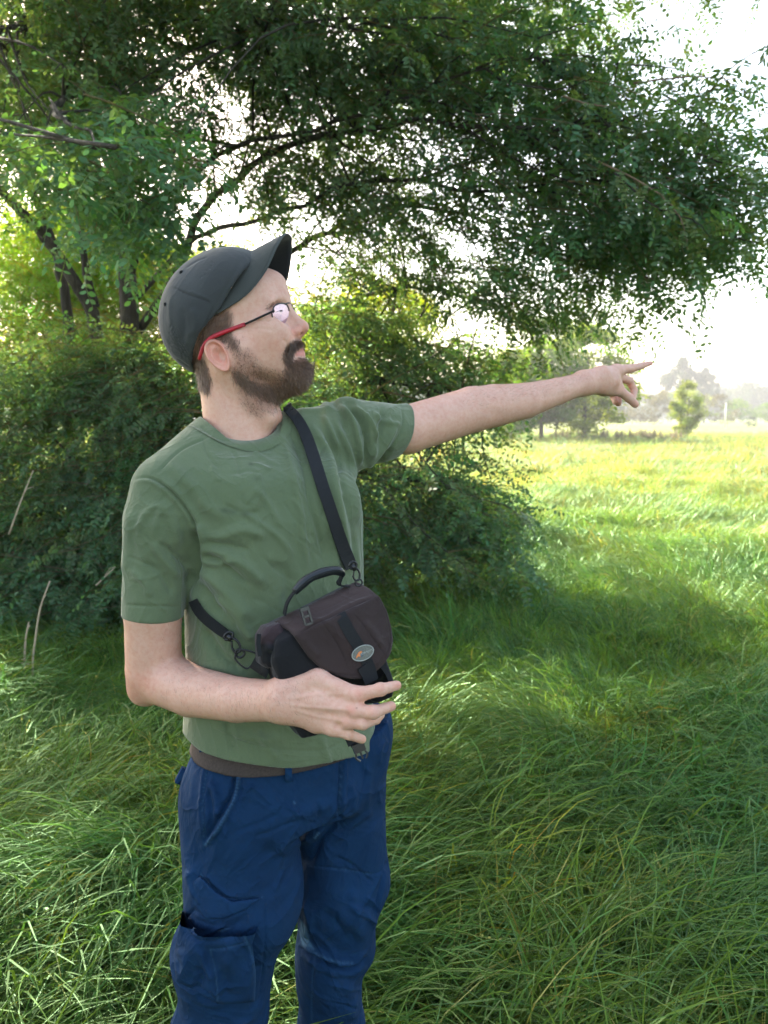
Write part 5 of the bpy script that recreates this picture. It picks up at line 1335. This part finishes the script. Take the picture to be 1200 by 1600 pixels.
M_hair, nt, p, o = newmat('dark_brown_hair')
nt.links.new(attr(nt, 'Col'), p.inputs['Base Color']); p.inputs['Roughness'].default_value = .45; p.inputs['Specular IOR Level'].default_value = .5
Nh = grad(f_head, Vh, .0015)
SGN = np.array([1, 1, 1.0])
def dirs(px_, pz_):
    def g(b):
        o_ = np.zeros_like(b); o_[:, 0] = px_; o_[:, 2] = pz_; o_[:, 1] = (b[:, 1] - YH) * 4; return o_
    return g
bm_ = np.where(hmask(Vh, BEARD, 3) > .5, 1., 0) ** 1
strands('beard', Vh, Nh, np.maximum(hmask(Vh, BEARD, 14), 0) + 1e-9, 15000, .0115, dirs(.45, -1), .00028, M_hair, body, .42, lift=.5)
strands('stubble', Vh, Nh, hmask(Vh, STUB, 14) + 1e-9, 7000, .0045, dirs(.5, -1), .00020, M_hair, body, .4, lift=.5, colr=((.08, .045, .03), (.16, .09, .055)))
strands('moustache', Vh, Nh, hmask(Vh, MOUST, 4) + 1e-9, 4200, .0080, dirs(-.1, -1), .00026, M_hair, body, .28, colr=((.06, .035, .022), (.15, .08, .045)))
capcut = hmask(Vh, z1((300, 1015), (340, 850), (440, 590), (560, 545), (1000, 300), (1000, 0), (0, 0), (0, 1100)), 2)
strands('head_hair', Vh, Nh, hmask(Vh, SIDE, 13) * (1 - ear_m) + 1e-9, 9000, .012, dirs(-.25, -1), .00026, M_hair, body, .26, lift=.2)
strands('nape_hair', Vh, Nh, hmask(Vh, NAPE, 6) + 1e-9, 6000, .014, dirs(.2, -1), .00028, M_hair, body, .14, lift=.15)
strands('eyebrow', Vh, Nh, hmask(Vh, z1((800, 560), (850, 520), (905, 515), (925, 525), (905, 535), (850, 545), (810, 580)), 3) + 1e-9, 700, .006, dirs(-1, -.2), .00022, M_hair, body, .2, lift=.15)
wa = np.clip((proj(Va)[0] - 235) / 60, 0, 1) * np.clip((500 - proj(Va)[0]) / 40, 0, 1)
Na = grad(f_arm_r, Va, .0015)
aw = strands('arm_hair', Va, Na, wa * (.25 + np.clip(Na[:, 2] + .2, 0, 1)) + 1e-9, 4200, .010, lambda b: np.tile([.6, -.3, -.8], (len(b), 1)), .00010, M_hair, body, .25, colr=((.10, .05, .028), (.22, .12, .07)), lift=.35)
wl_ = np.clip((proj(Vl)[0] - 720) / 60, 0, 1) * np.clip((930 - proj(Vl)[0]) / 30, 0, 1)
Nl = grad(f_arm_l, Vl, .0015)
strands('arm_hair', Vl, Nl, wl_ * np.clip(Nl[:, 2], 0, 1) + 1e-9, 2200, .009, lambda b: np.tile([.9, .3, .2], (len(b), 1)), .00012, M_hair, body, .25, colr=((.22, .12, .07), (.35, .22, .13)), lift=.45)
# eye: dark iris seen between the lids
M_eye = simple('eye_iris', (.03, .02, .015), .15, .6)
for s in (1, -1):
    c0 = H(433, 489, .034) if s > 0 else far(H(433, 489, .034))
    V_, F_ = surface(lambda P: ell(P, c0, [.0105, .0105, .0022], HM), c0 - .015, c0 + .015, .001, 4)
    obj('eye', mesh('eye', V_, F_, M_eye), body)

# ====================================================================== glasses
glasses = thing('glasses', tuple(H(440, 490)), 'half-rim glasses with black frame and red temples on his nose', 'glasses')
M_black = simple('black_plastic', (.012, .012, .014), .35, .5)
M_redp = simple('red_plastic', (.42, .012, .025), .38, .5)
M_lens, nt, p, o = newmat('coated_lens')
nt.nodes.remove(p)
gl = nt.nodes.new('ShaderNodeBsdfGlossy'); gl.inputs['Color'].default_value = (.80, .72, .95, 1); gl.inputs['Roughness'].default_value = .06
tr = nt.nodes.new('ShaderNodeBsdfTransparent'); tr.inputs['Color'].default_value = (.93, .9, .96, 1)
mx = nt.nodes.new('ShaderNodeMixShader'); mx.inputs[0].default_value = .30
nt.links.new(tr.outputs[0], mx.inputs[1]); nt.links.new(gl.outputs[0], mx.inputs[2]); nt.links.new(mx.outputs[0], o.inputs['Surface'])

for s in (1, -1):
    g = (lambda q: q) if s > 0 else far
    hinge = g(H(424, 487.5, .066)); midt = g(H(383, 506.5, .071)); eart = g(H(330, 528, .076)); eare = g(H(318, 541, .074)); tipt = g(H(311, 562, .070))
    mb = MB(); mb.tube(spline([g(H(427, 486, .062)), hinge, midt], 10), .0016, 8, None, 2.0); obj('temple', mb.me('temple', M_black), glasses)
    mb = MB(); mb.tube(spline([midt, g(H(350, 519, .075)), eart, eare, tipt], 16), [.0016, .0018, .0018, .0015], 8, None, 2.0); obj('temple_tip', mb.me('temple_tip', M_redp), glasses)
    # lens outline in the lens plane (outer edge near the hinge, inner edge at the bridge)
    P_ = [(H(421.5, 489, .060)), (H(427, 478.5, .055)), (H(437, 474, .040)), (H(445.5, 476, .022)), (H(449, 486, .014)), (H(447, 499, .018)), (H(440, 510, .030)), (H(431, 511, .044)), (H(425, 501, .056))]
    ring = spline([g(q) for q in P_ + P_[:1]], 37)[:-1]
    cen = ring.mean(0); u_, s_, vt_ = np.linalg.svd(ring - cen); pn = vt_[2]; ring = ring - np.outer((ring - cen) @ pn, pn); out = pn if pn @ FWD > 0 else -pn; ring = ring + out * .0025; cen = cen + out * .0025
    F_ = [(i, (i + 1) % 36, 36) for i in range(36)] + [((i + 1) % 36 + 37, i + 37, 73) for i in range(36)] + [(i, i + 37, (i + 1) % 36 + 37, (i + 1) % 36) for i in range(36)]
    V_ = np.concatenate([ring, [cen + out * .0006], ring - out * .0012, [cen - out * .0006]])
    obj('lens', mesh('lens', V_, F_, M_lens, smooth=False), glasses)
    mb = MB(); mb.tube(np.concatenate([ring[32:], ring[:17]]), .0012, 6); obj('rim', mb.me('rim', M_black), glasses)
mb = MB(); a = H(445.5, 476, .022); mb.tube(spline([a, H(449, 474, .010) + FWD * .002, far(H(449, 474, .010) + FWD * .002), far(a)], 10), .0012, 6); obj('bridge', mb.me('bridge', M_black), glasses)

# ====================================================================== cap
M_cap = cloth_material('charcoal_cotton', (.040, .046, .050), (.030, .034, .038), 1100, .9, sheen=.2, crease=.10)
cap = thing('baseball_cap', tuple(H(345, 470)), 'faded charcoal baseball cap worn tilted back on his head', 'cap')
CD = np.array([.469, 0, .883])     # from the back edge up to the front edge
cb0, cb1 = H(298, 590), H(393, 404)
cdir = (cb1 - cb0); cdir /= np.linalg.norm(cdir); cn = np.cross(cdir, LAT); cn = cn if cn[2] > 0 else -cn     # out of the head, up and back
CM = np.stack([cdir, LAT, cn], 1)
def f_capo(Q):
    d = ell(Q, H(339, 485), [.0990, .0830, .0890], CM)
    d = smin(d, ell(Q, H(331, 505), [.086, .080, .078], CM), .03)
    d = smin(d, ell(Q, H(370, 456), [.074, .077, .066], HM), .03)
    return d
cap_lo = H(345, 505)
def f_cap(P):
    Q = S2(P)
    d = f_capo(Q) + .0012 * np.sin(Q[:, 0] * 55 + Q[:, 2] * 30) * np.sin(Q[:, 1] * 40)
    t = (Q - cb0) @ cdir / .22
    edge = (Q - cb0) @ cn + .008 + .013 * np.clip((t - .35) / .25, 0, 1)
    d = smax(d, -edge, .003)
    ins = f_capo(Q) + .004
    return smax(d, -np.maximum(ins, -edge - 0.05 + (edge * 2)), .002)
V_, F_ = surface(f_cap, [-.42, YH - .11, 1.52], [-.18, YH + .11, 1.82], .0024)
N_ = grad(f_cap, V_, .003)
CS = [(z1((170, 420), (270, 470), (420, 520)), 1.1, -.0016), (z1((270, 470), (300, 455), (440, 515)), 1.4, .0010),
      (z1((655, 215), (600, 290), (545, 400), (480, 520), (440, 590), (380, 730), (330, 900)), 2.5, -.0010),
      (z1((440, 560), (380, 690), (330, 830), (280, 1000)), 1.2, -.0012), (z1((405, 220), (330, 250), (250, 300)), 1.4, -.0012),
      (z1((170, 440), (150, 560), (160, 700), (200, 850)), 4, .0012), (z1((300, 560), (330, 650), (300, 760)), 6, .0020), (z1((200, 900), (240, 930), (285, 960)), 1.2, -.0015),
      (z1((230, 560), (250, 680), (230, 800)), 5, -.0018)]
V_, _ = strokes(V_, N_, CS)
px, py = proj(V_); cc = np.ones((len(V_), 3)) * np.array([1.28, 1.20, 1.10])
for p_, w_ in ((z1((170, 420), (270, 470), (420, 520)), 1.4), (z1((440, 560), (380, 690), (330, 830), (280, 1000)), 1.3)):
    d_, s_ = linedist(px, py, p_); cc = tint(cc, .45 * np.exp(-(d_ / w_) ** 2), (.3, .3, .3))
cc = cc * (1 + .25 * np.exp(-((px - 290) ** 2 + (py - 430) ** 2) / 900))[:, None]
obj('crown', mesh('crown', V_, F_, M_cap, cc), cap)
for x, y in ((258, 475.5), (283, 425)):
    q = hit(f_cap, x, y)
    if q is not None:
        g_ = grad(f_cap, q[None])[0]; a_ = np.cross(g_, UP); a_ /= np.linalg.norm(a_); b_ = np.cross(g_, a_)
        mb = MB(); mb.tube([q + g_ * .0005 + .0028 * (math.cos(t) * a_ + math.sin(t) * b_) for t in np.linspace(0, 6.283, 13)], .0008, 5); obj('eyelet', mb.me('eyelet', M_cap), cap)
# brim: arched sheet
root_px = [(378, 402, 0.0), (371, 407, .020), (360, 420, .042), (346, 443, .059), (334, 469, .070), (325, 491, .0750)]
edge_px = [(452, 368, 0.0), (444, 367, .022), (432, 386, .045), (414, 424, .0625), (382, 462, .074), (333, 493, .0785)]
ctrl_px = [(420, 382, 0.0), (413, 383, .021), (401, 401, .045), (387, 434, .064), (363, 467, .0745), (331, 492, .0775)]
def half(a): return [H(*q) for q in a]
def full(a):
    h_ = half(a); return spline([far(q) for q in h_[::-1][:-1]] + h_, 41)
r_, e_, m_ = full(root_px), full(edge_px), full(ctrl_px)
rows = []
for t in np.linspace(0, 1, 9):
    rows.append(r_ * (1 - t) * (1 - 2 * t) + m_ * 4 * t * (1 - t) + e_ * t * (2 * t - 1))
rows = np.array(rows)
du = np.gradient(rows, axis=1); dv = np.gradient(rows, axis=0); nn_ = np.cross(du, dv); nn_ /= np.linalg.norm(nn_, axis=2)[..., None] + 1e-9
if nn_[4, 20] @ cn < 0: nn_ = -nn_
topv = rows + nn_ * .0013; botv = rows - nn_ * .0013
V_ = np.concatenate([topv.reshape(-1, 3), botv.reshape(-1, 3)]); nn2 = 9 * 41
F_ = []
for i in range(8):
    for j in range(40):
        a = i * 41 + j; F_.append((a, a + 1, a + 42, a + 41)); F_.append((a + nn2, a + nn2 + 41, a + nn2 + 42, a + nn2 + 1))
F_ += [(8 * 41 + j, 8 * 41 + j + 1, 8 * 41 + j + 1 + nn2, 8 * 41 + j + nn2) for j in range(40)]
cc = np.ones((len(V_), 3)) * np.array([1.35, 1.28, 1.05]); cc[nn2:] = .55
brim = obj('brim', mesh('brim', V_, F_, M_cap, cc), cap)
mb = MB(); mb.tube(e_, .0016, 6, (1.5, 1.5, 1.35)); obj('brim_piping', mb.me('brim_piping', M_cap), brim)
# ====================================================================== camera bag
M_brown = cloth_material('dark_brown_nylon', (.040, .026, .025), (.032, .021, .020), 1600, .75, sheen=.1)
M_dark = cloth_material('black_nylon', (.011, .011, .013), (.008, .008, .010), 1500, .7, sheen=.1)
M_web = simple('black_webbing', (.010, .011, .013), .75, .3, var=.4, scale=900, bs=.5, bd=.0006, bscale=1500)
M_buckle = simple('buckle_plastic', (.010, .010, .012), .3, .5)
BN = np.array([.34, -.925, .17]); BN /= np.linalg.norm(BN)               # the way the bag's front faces
BX = np.cross(UP, BN); BX = -BX if BX[0] < 0 else BX; BX /= np.linalg.norm(BX)
BZ = np.cross(BX, BN) * -1; BZ = BZ if BZ[2] > 0 else -BZ
roll = R(27); bx = BX * math.cos(roll) + BZ * math.sin(roll); bz = -BX * math.sin(roll) + BZ * math.cos(roll)
BC = W(525, 1000, 1.175)
bag = thing('camera_bag', tuple(BC), 'small dark brown camera shoulder bag with rounded flap resting on his belly', 'camera bag')
def on(px, py, off=0.0):
    """point of the bag's front plane seen at the pixel, off metres in front of it"""
    d = W(px, py, 1.0) - np.array([0, 0, CAMH]); o = np.array([0, 0, CAMH])
    t = ((BC + BN * off - o) @ BN) / (d @ BN); return o + d * t
def uv(P): Q = P - BC; return Q @ bx, Q @ bz, Q @ BN
def uvp(pts): return [uv(on(*q)[None])[0:2] for q in pts]
def poly2(pts): return [(float(a[0]), float(b[0])) for a, b in uvp(pts)]
FLAPP = z2((245, 490), (300, 450), (380, 410), (450, 385), (600, 310), (820, 208), (880, 250), (940, 330), (985, 420), (1010, 520), (1018, 610), (995, 690), (950, 760), (885, 820), (800, 862), (700, 862), (600, 830), (510, 785), (430, 710), (370, 620), (320, 550))
FL = poly2(FLAPP)
SEAM0, SEAM1 = [np.array(q) for q in poly2(z2((340, 560), (880, 312)))]
sd = (SEAM1 - SEAM0) / np.linalg.norm(SEAM1 - SEAM0); sn = np.array([-sd[1], sd[0]])
def bend(u, v):
    e = (u - SEAM0[0]) * sn[0] + (v - SEAM0[1]) * sn[1]                    # above the seam: folds back over the top
    return -np.clip(e + .003, 0, 1) * 1.35 - .9 * u * u * 2 + .004 * np.cos(v * 18) + .0012 * np.sin(u * 70 + v * 40)
def f_flapb(P):
    u, v, w = uv(P)
    return smax(polydist(u, v, FL), np.abs(w - bend(u, v)) * .8 - .0022, .003)
lo, hi = BC - .17, BC + .17
def seg(a, b):
    a, b = [np.array(q) for q in poly2([a, b])]; return a, b
V_, F_ = surface(f_flapb, lo, hi, .0019)
N_ = grad(f_flapb, V_, .0015)
BS = [(z2((370, 575), (460, 500), (560, 455), (700, 385), (880, 312)), 1.5, -.0022), (z2((380, 545), (470, 482), (570, 440), (700, 368), (880, 298)), 2.0, .0018),
      (z2((530, 480), (600, 580), (660, 680), (700, 790)), .9, -.0012), (z2((740, 420), (820, 520), (890, 620), (950, 700)), .9, -.0012),
      (z2((285, 520), (360, 620), (430, 730), (540, 805), (680, 835), (800, 835)), .9, -.0012), (z2((850, 240), (920, 340), (965, 450), (985, 600), (950, 730)), .9, -.0010),
      (z2((480, 420), (600, 370), (720, 310), (800, 270)), .8, -.0007), (z2((400, 560), (440, 640), (520, 720)), 6, .0025), (z2((800, 470), (880, 560), (930, 650)), 6, .0025),
      (z2((600, 560), (640, 650), (660, 740)), 5, -.0012)]
V_, _ = strokes(V_, N_, BS)
px, py = proj(V_); cc = np.ones((len(V_), 3))
e_2 = polydist(px, py, z2((340, 560), (880, 312), (830, 200), (230, 470))); cc *= (1 + .45 * np.clip(-e_2 / 4, 0, 1))[:, None] * np.where(e_2 < 0, 1, 1)[:, None]  # top fold painted lighter, as light falls on its upward face
for q_, w_ in ((BS[4][0], .8), (BS[5][0], .8), (BS[2][0], .8), (BS[3][0], .8)):
    d_, s_ = linedist(px, py, spline(q_, 12)); cc = tint(cc, .5 * np.exp(-(d_ / w_) ** 2), (.3, .3, .3))
flap = obj('flap', mesh('flap', V_, F_, M_brown, cc), bag)
# body behind and below the flap
BODY = poly2(z2((250, 500), (430, 420), (800, 230), (900, 330), (970, 700), (1040, 880), (1055, 1000), (980, 1060), (800, 1115), (600, 1180), (440, 1200), (330, 1130), (260, 900), (210, 760)))
def f_bagbody(P):
    u, v, w = uv(P)
    fr = np.minimum(-.007, bend(u, v) - .006) - .55 * np.maximum(-v - .025, 0) * np.clip(1 - u / .05, 0, 1)
    return smax(smax(polydist(u, v, BODY), (w - fr) * .85, .010), -(w + .092), .016)
V_, F_ = surface(f_bagbody, lo - .04, hi + .04, .0032)
N_ = grad(f_bagbody, V_, .003)
V_, _ = strokes(V_, N_, [(z2((930, 760), (1000, 900)), 1.5, .003), (z2((820, 880), (960, 880)), 2, -.003)])
obj('pouch', mesh('pouch', V_, F_, M_dark, np.ones((len(V_), 3))), bag)
# lower tail of the bag hanging below the hand
TAIL = poly2(z2((330, 1150), (600, 1150), (590, 1235), (520, 1270), (430, 1290), (390, 1240)))
def f_tail(P):
    u, v, w = uv(P); return smax(polydist(u, v, TAIL), np.abs(w + .055) - .030, .008)
V_, F_ = surface(f_tail, lo - .08, hi + .04, .003); obj('bottom_panel', mesh('bottom_panel', V_, F_, M_dark, np.ones((len(V_), 3))), bag)
# side pocket at the near end
SP1 = poly2(z2((140, 590), (180, 520), (270, 490), (330, 560), (420, 720), (430, 800), (300, 800), (200, 815), (150, 780)))
def f_sp(P):
    u, v, w = uv(P); return smax(polydist(u, v, SP1), np.abs(w + .050 - .25 * (u + .07)) - .026, .014)
V_, F_ = surface(f_sp, lo - .03, hi, .0026); N_ = grad(f_sp, V_, .003)
V_, _ = strokes(V_, N_, [(z2((150, 600), (240, 630), (330, 610)), 1.6, -.003), (z2((150, 650), (220, 660), (300, 650)), 5, .005), (z2((200, 800), (310, 770), (420, 735)), 2, .003)])
px, py = proj(V_); cc = 1 + np.clip((1008 - py) / 4, 0, 1)[:, None] * np.array([3.2, 1.6, 1.5])
obj('side_pocket', mesh('side_pocket', V_, F_, M_dark, cc), bag)
# top lid between handle ends
def onb(pts, off, n=20): return spline([on(x, y, off) for x, y in pts], n)
def web(name, pxpts, halfw, off, th, mat, parent, n=16, conform=True, col=None):
    c_ = spline([on(x, y) for x, y in pxpts], n)
    if conform:
        u, v, w = uv(c_); c_ = c_ + BN * (bend(u, v) + off)[:, None]
    else: c_ = c_ + BN * off
    t_ = np.gradient(c_, axis=0); t_ /= np.linalg.norm(t_, axis=1)[:, None]; s_ = np.cross(t_, BN); s_ /= np.linalg.norm(s_, axis=1)[:, None]
    V_, F_ = band(c_ - s_ * halfw, c_ + s_ * halfw, np.tile(BN, (n, 1)), th)
    return obj(name, mesh(name, V_, F_, mat, None if mat is not M_brown else np.ones((len(V_), 3)) * (col or 1), False), parent)
web('webbing_strip', z2((640, 425), (700, 540), (770, 650), (830, 760), (865, 870)), .0088, .0028, .0014, M_web, flap)
web('webbing_keeper', z2((795, 770), (830, 830), (850, 880)), .0100, .0044, .0018, M_web, flap)
# oval badge with its little orange bird
M_badge = simple('badge_grey', (.12, .125, .105), .5, var=.3, scale=500)
M_rim = simple('badge_rim', (.30, .31, .28), .4, .5)
M_orange = simple('badge_orange', (.65, .20, .05), .5)
M_bluegrey = simple('badge_blue_grey', (.05, .08, .10), .5)
bc = on(*z2((790, 684))[0]); u_, v_, w_ = uv(bc[None]); bc = bc + BN * (bend(u_, v_)[0] + .0052)
ba = on(*z2((862, 655))[0]) - on(*z2((718, 712))[0]); bl = np.linalg.norm(ba) / 2; ba /= np.linalg.norm(ba); bb = np.cross(BN, ba); bb = bb if bb[2] > 0 else -bb
def ovl(s, h, n=40): return [bc + BN * h + ba * bl * s * math.cos(t) + bb * bl * .62 * s * math.sin(t) for t in np.linspace(0, 2 * math.pi, n + 1)]
def disc(pts, h):
    n = len(pts); P_ = np.array(pts); V_ = np.concatenate([P_, P_ - BN * h])
    return V_, [tuple(range(n)), tuple(range(2 * n - 1, n - 1, -1))] + [(i, (i + 1) % n, (i + 1) % n + n, i + n) for i in range(n)]
V_, F_ = disc(ovl(1.0, 0)[:-1], .002); badge = obj('oval_badge', mesh('oval_badge', V_, F_, M_badge, smooth=False), flap)
mb = MB(); mb.tube(ovl(.97, .0002), .0008, 6); obj('badge_rim', mb.me('badge_rim', M_rim), flap)
def bp(pts, h, mat, nm):
    V_, F_ = disc([bc + BN * h + ba * bl * x + bb * bl * y for x, y in pts], .0008); obj(nm, mesh(nm, V_, F_, mat, smooth=False), flap)
bp([(-.72, -.22), (-.55, .02), (-.30, .20), (-.08, .22), (-.02, .10), (-.18, .06), (-.28, -.04), (-.30, -.22), (-.45, -.12)], .0006, M_orange, 'badge_emblem')
bp([(-.28, -.20), (-.14, .0), (.04, .08), (.10, -.02), (.0, -.14), (-.12, -.28)], .0005, M_bluegrey, 'badge_emblem')
LOGO = 'Lowepro'
fc = bpy.data.curves.new('badge_lettering', 'FONT'); fc.body = LOGO; fc.size = .0062; fc.extrude = .0002; fc.align_x = 'CENTER'
tmp = bpy.data.objects.new('badge_lettering', fc); COL.objects.link(tmp)
bpy.context.view_layer.update()
dgt = bpy.context.evaluated_depsgraph_get(); lm = bpy.data.meshes.new_from_object(tmp.evaluated_get(dgt)); bpy.data.objects.remove(tmp)
Mx = Matrix([[ba[0], bb[0], BN[0], 0], [ba[1], bb[1], BN[1], 0], [ba[2], bb[2], BN[2], 0], [0, 0, 0, 1]])
pos = bc + ba * bl * .32 - bb * bl * .10 + BN * .0004
lm.transform(Matrix.Translation(Vector(pos)) @ Mx); lm.materials.clear(); lm.materials.append(M_rim)
obj('badge_lettering', lm, flap)
# small metal glint tab
# handle
hp = [on(*z2((270, 430))[0], -.030), on(*z2((290, 350))[0], -.026), on(*z2((340, 275))[0], -.02), on(*z2((430, 190))[0], -.018), on(*z2((530, 145))[0], -.02), on(*z2((620, 130))[0], -.024), on(*z2((668, 150))[0], -.03), on(*z2((655, 195))[0], -.034), on(*z2((650, 225))[0], -.038), on(*z2((700, 240))[0], -.045)]
def flatband(name, pts, w, th, mat, parent, n=40, wd=BN):
    c_ = spline(pts, n); t_ = np.gradient(c_, axis=0); t_ /= np.linalg.norm(t_, axis=1)[:, None]
    s_ = wd - t_ * (t_ @ wd)[:, None]; s_ /= np.linalg.norm(s_, axis=1)[:, None]; nn = np.cross(t_, s_)
    V_, F_ = band(c_ - s_ * w, c_ + s_ * w, nn, th)
    return obj(name, mesh(name, V_, F_, mat, smooth=False), parent)
handle = flatband('handle', hp, .0075, .0022, M_web, bag)
mb = MB(); mb.tube(spline(hp[2:7], 22) + np.array([0, 0, -.001]), [.0055, .0075, .0066, .0076, .0066, .0072, .005], 10, None, 1.0)
M_leather = simple('black_handle_wrap', (.012, .015, .018), .38, .5, bs=.4, bd=.001, bscale=200)
obj('handle_grip', mb.me('handle_grip', M_leather), handle)
# snap hooks
def hook(p0, p1, name, parent, facing=BN, r=.0016, w=.0062):
    p0 = np.asarray(p0); p1 = np.asarray(p1); ax_ = (p1 - p0); L = np.linalg.norm(ax_); ax_ = ax_ / L; sd_ = np.cross(ax_, facing); sd_ /= np.linalg.norm(sd_)
    mb = MB()
    mb.tube([p0 + sd_ * w * math.cos(t) + ax_ * .0055 * math.sin(t) for t in np.linspace(0, 2 * math.pi, 17)], r, 6)
    mb.tube(spline([p0 + ax_ * .005 - sd_ * w * .2, p0 + ax_ * L * .35 - sd_ * w * .8, p0 + ax_ * L * .7 - sd_ * w * .9, p1 - sd_ * w * .2, p1 + sd_ * w * .7 - ax_ * .003, p0 + ax_ * L * .6 + sd_ * w * .8], 20), r, 6)
    mb.tube(spline([p0 + ax_ * L * .3 + sd_ * w * .1, p0 + ax_ * L * .62 + sd_ * w * .7], 6), r * .8, 6)
    mb.tube([p0 - ax_ * .002, p0 + ax_ * .008], r * 2.0, 8)
    mb.tube([p1 + ax_ * .004 + sd_ * w * .9 * math.cos(t) + ax_ * .005 * math.sin(t) for t in np.linspace(0, 2 * math.pi, 17)], r * .9, 6)
    return obj(name, mb.me(name, M_buckle), parent)
hook(on(*z2((735, 100))[0], .004), on(*z2((768, 200))[0], .000), 'snap_hook', bag)
# shoulder strap over the shirt
def over(f, pts, halfw, off, n=30):
    c_ = spline(pts, n); t_ = np.gradient(c_, axis=0); t_ /= np.linalg.norm(t_, axis=1)[:, None]; s_ = np.stack([-t_[:, 1], t_[:, 0]], 1)
    hw = np.interp(np.linspace(0, 1, n), np.linspace(0, 1, len(halfw)), halfw)
    L_, R_, N_ = [], [], []
    for i in range(n):
        a = hit(f, c_[i, 0] - s_[i, 0] * hw[i], c_[i, 1] - s_[i, 1] * hw[i], off); b = hit(f, c_[i, 0] + s_[i, 0] * hw[i], c_[i, 1] + s_[i, 1] * hw[i], off)
        if a is None or b is None: continue
        L_.append(a); R_.append(b); N_.append(grad(f, ((a + b) / 2)[None], .004)[0])
    return np.array(L_), np.array(R_), np.array(N_)
L_, R_, N_ = over(f_shirt_raw, [(446, 636), (463, 652), (478, 680), (491, 718), (503, 758), (518, 802), (533, 848), (546, 880), (549, 888)], [7, 8, 9, 9.5, 9.5, 9.5, 10, 10, 9], .0085)
def sm(a):
    for _ in range(3): a = np.concatenate([a[:1], (a[:-2] + 2 * a[1:-1] + a[2:]) / 4, a[-1:]])
    return a
L_, R_, N_ = sm(L_), sm(R_), sm(N_)
strap = thing('shoulder_strap', tuple(L_[0]), 'black webbing shoulder strap running across his chest to the bag', 'strap')
# carry it over the shoulder and down the back
def back(p, c=np.array([-.20, 1.43, 0])):
    d_ = np.array([c[0] - p[0], c[1] - p[1], 0]); d_ /= np.linalg.norm(d_); o_ = np.array(p, float)
    for _ in range(80):
        v_ = f_shirt_raw(o_[None])[0] - .004
        if v_ < .0005: break
        o_ = o_ + d_ * v_ * .7
    return o_
mid0 = (L_[0] + R_[0]) / 2
bk = [snap(mid0 + np.array([-.010, .045, .010]), f_shirt_raw, .005), back([-.16, 1.75, 1.42]), back([-.22, 1.8, 1.34]), back([-.32, 1.8, 1.25]), back([-.50, 1.62, 1.19]), back([-.60, 1.42, 1.17])]
V_, F_ = band(L_, R_, N_, .0014); obj('webbing', mesh('webbing', V_, F_, M_web, smooth=False), strap)
flatband('webbing', [mid0 - UP * .002] + bk, .008, .0015, M_web, strap, 30, (R_[0] - L_[0]) / np.linalg.norm(R_[0] - L_[0]))
L2, R2, N2 = over(f_shirt_raw, [(302, 938), (312, 957), (328, 972), (345, 985), (356, 993)], [7, 8, 8, 8, 7], .005, 14)
if len(L2) > 3:
    V_, F_ = band(sm(L2), sm(R2), N2, .0016); obj('webbing', mesh('webbing', V_, F_, M_web, smooth=False), strap)
def ch_(x, y, off=.012):
    q = hit(f_shirt_raw, x, y, off); return q
z7 = lambda x, y: (180 + x / 2.609, 940 + y / 2.609)
fN = np.array([.1, -.99, .1])
hook(ch_(*z7(462, 140)), ch_(*z7(505, 205)), 'snap_hook', strap, fN, .0022, .0075)
tri = [ch_(*z7(*q), .014) for q in ((490, 215), (500, 195), (560, 205), (578, 225), (545, 270), (520, 265), (490, 235), (490, 215))]
mb = MB(); mb.tube(spline(tri, 30), .0016, 6); obj('ring', mb.me('ring', M_buckle), bag)
p_a, p_b, p_c, p_d = ch_(*z7(575, 218), .015), ch_(*z7(548, 268), .015), on(*z7(640, 260), -.05), on(*z7(615, 312), -.05)
V_, F_ = band([p_a, (p_a + p_c) / 2, p_c], [p_b, (p_b + p_d) / 2, p_d], np.tile(fN, (3, 1)), .0018); obj('strap_tab', mesh('strap_tab', V_, F_, M_web), bag)
# small strap buckle on the lid and the loose buckle underneath
def clip(cpx, dirpx, L, w, name, off, prongs=False):
    c0 = on(*cpx, off); d_ = on(cpx[0] + dirpx[0], cpx[1] + dirpx[1], off) - c0; d_ /= np.linalg.norm(d_); s_ = np.cross(d_, BN); Mm = np.stack([s_, d_, BN], 1)
    mb = MB()
    if not prongs:
        mb.box(c0 - s_ * w, [.0014, L, .0022], Mm); mb.box(c0 + s_ * w, [.0014, L, .0022], Mm)
        for t in (-1, -.1, 1): mb.box(c0 + d_ * L * t, [w, .0016, .0022], Mm)
        mb.box(c0 - d_ * L * 1.15, [w * 1.3, .0020, .0030], Mm)
    else:
        mb.box(c0 - d_ * L * .5, [w, L * .45, .0030], Mm); mb.box(c0 - d_ * L * 1.0, [w * 1.1, .0016, .0036], Mm)
        mb.tube(spline([c0 - s_ * w * .8, c0 - s_ * w * 1.05 + d_ * L * .5, c0 - s_ * w * .55 + d_ * L], 8), .0016, 6)
        mb.tube(spline([c0 + s_ * w * .8, c0 + s_ * w * 1.05 + d_ * L * .5, c0 + s_ * w * .55 + d_ * L], 8), .0016, 6)
        mb.box(c0 + d_ * L * .35, [.0012, L * .5, .0014], Mm)
    return obj(name, mb.me(name, M_buckle, False), bag)
clip(z2((425, 445))[0], (12, 40), .0105, .0052, 'lid_buckle', .006)
clip(z2((785, 1350))[0], (22, 60), .0125, .0088, 'loose_buckle', -.012, True)
web('buckle_strap', z2((700, 1180), (740, 1260), (762, 1310)), .0090, -.016, .0016, M_web, bag, 8, False)
web('side_strap', z2((935, 770), (975, 830), (1005, 900)), .0036, -.006, .0016, M_web, bag, 8, False)
web('bag_cuff', z2((132, 570), (128, 640), (140, 720)), .0030, -.03, .0030, M_web, bag, 8, False)
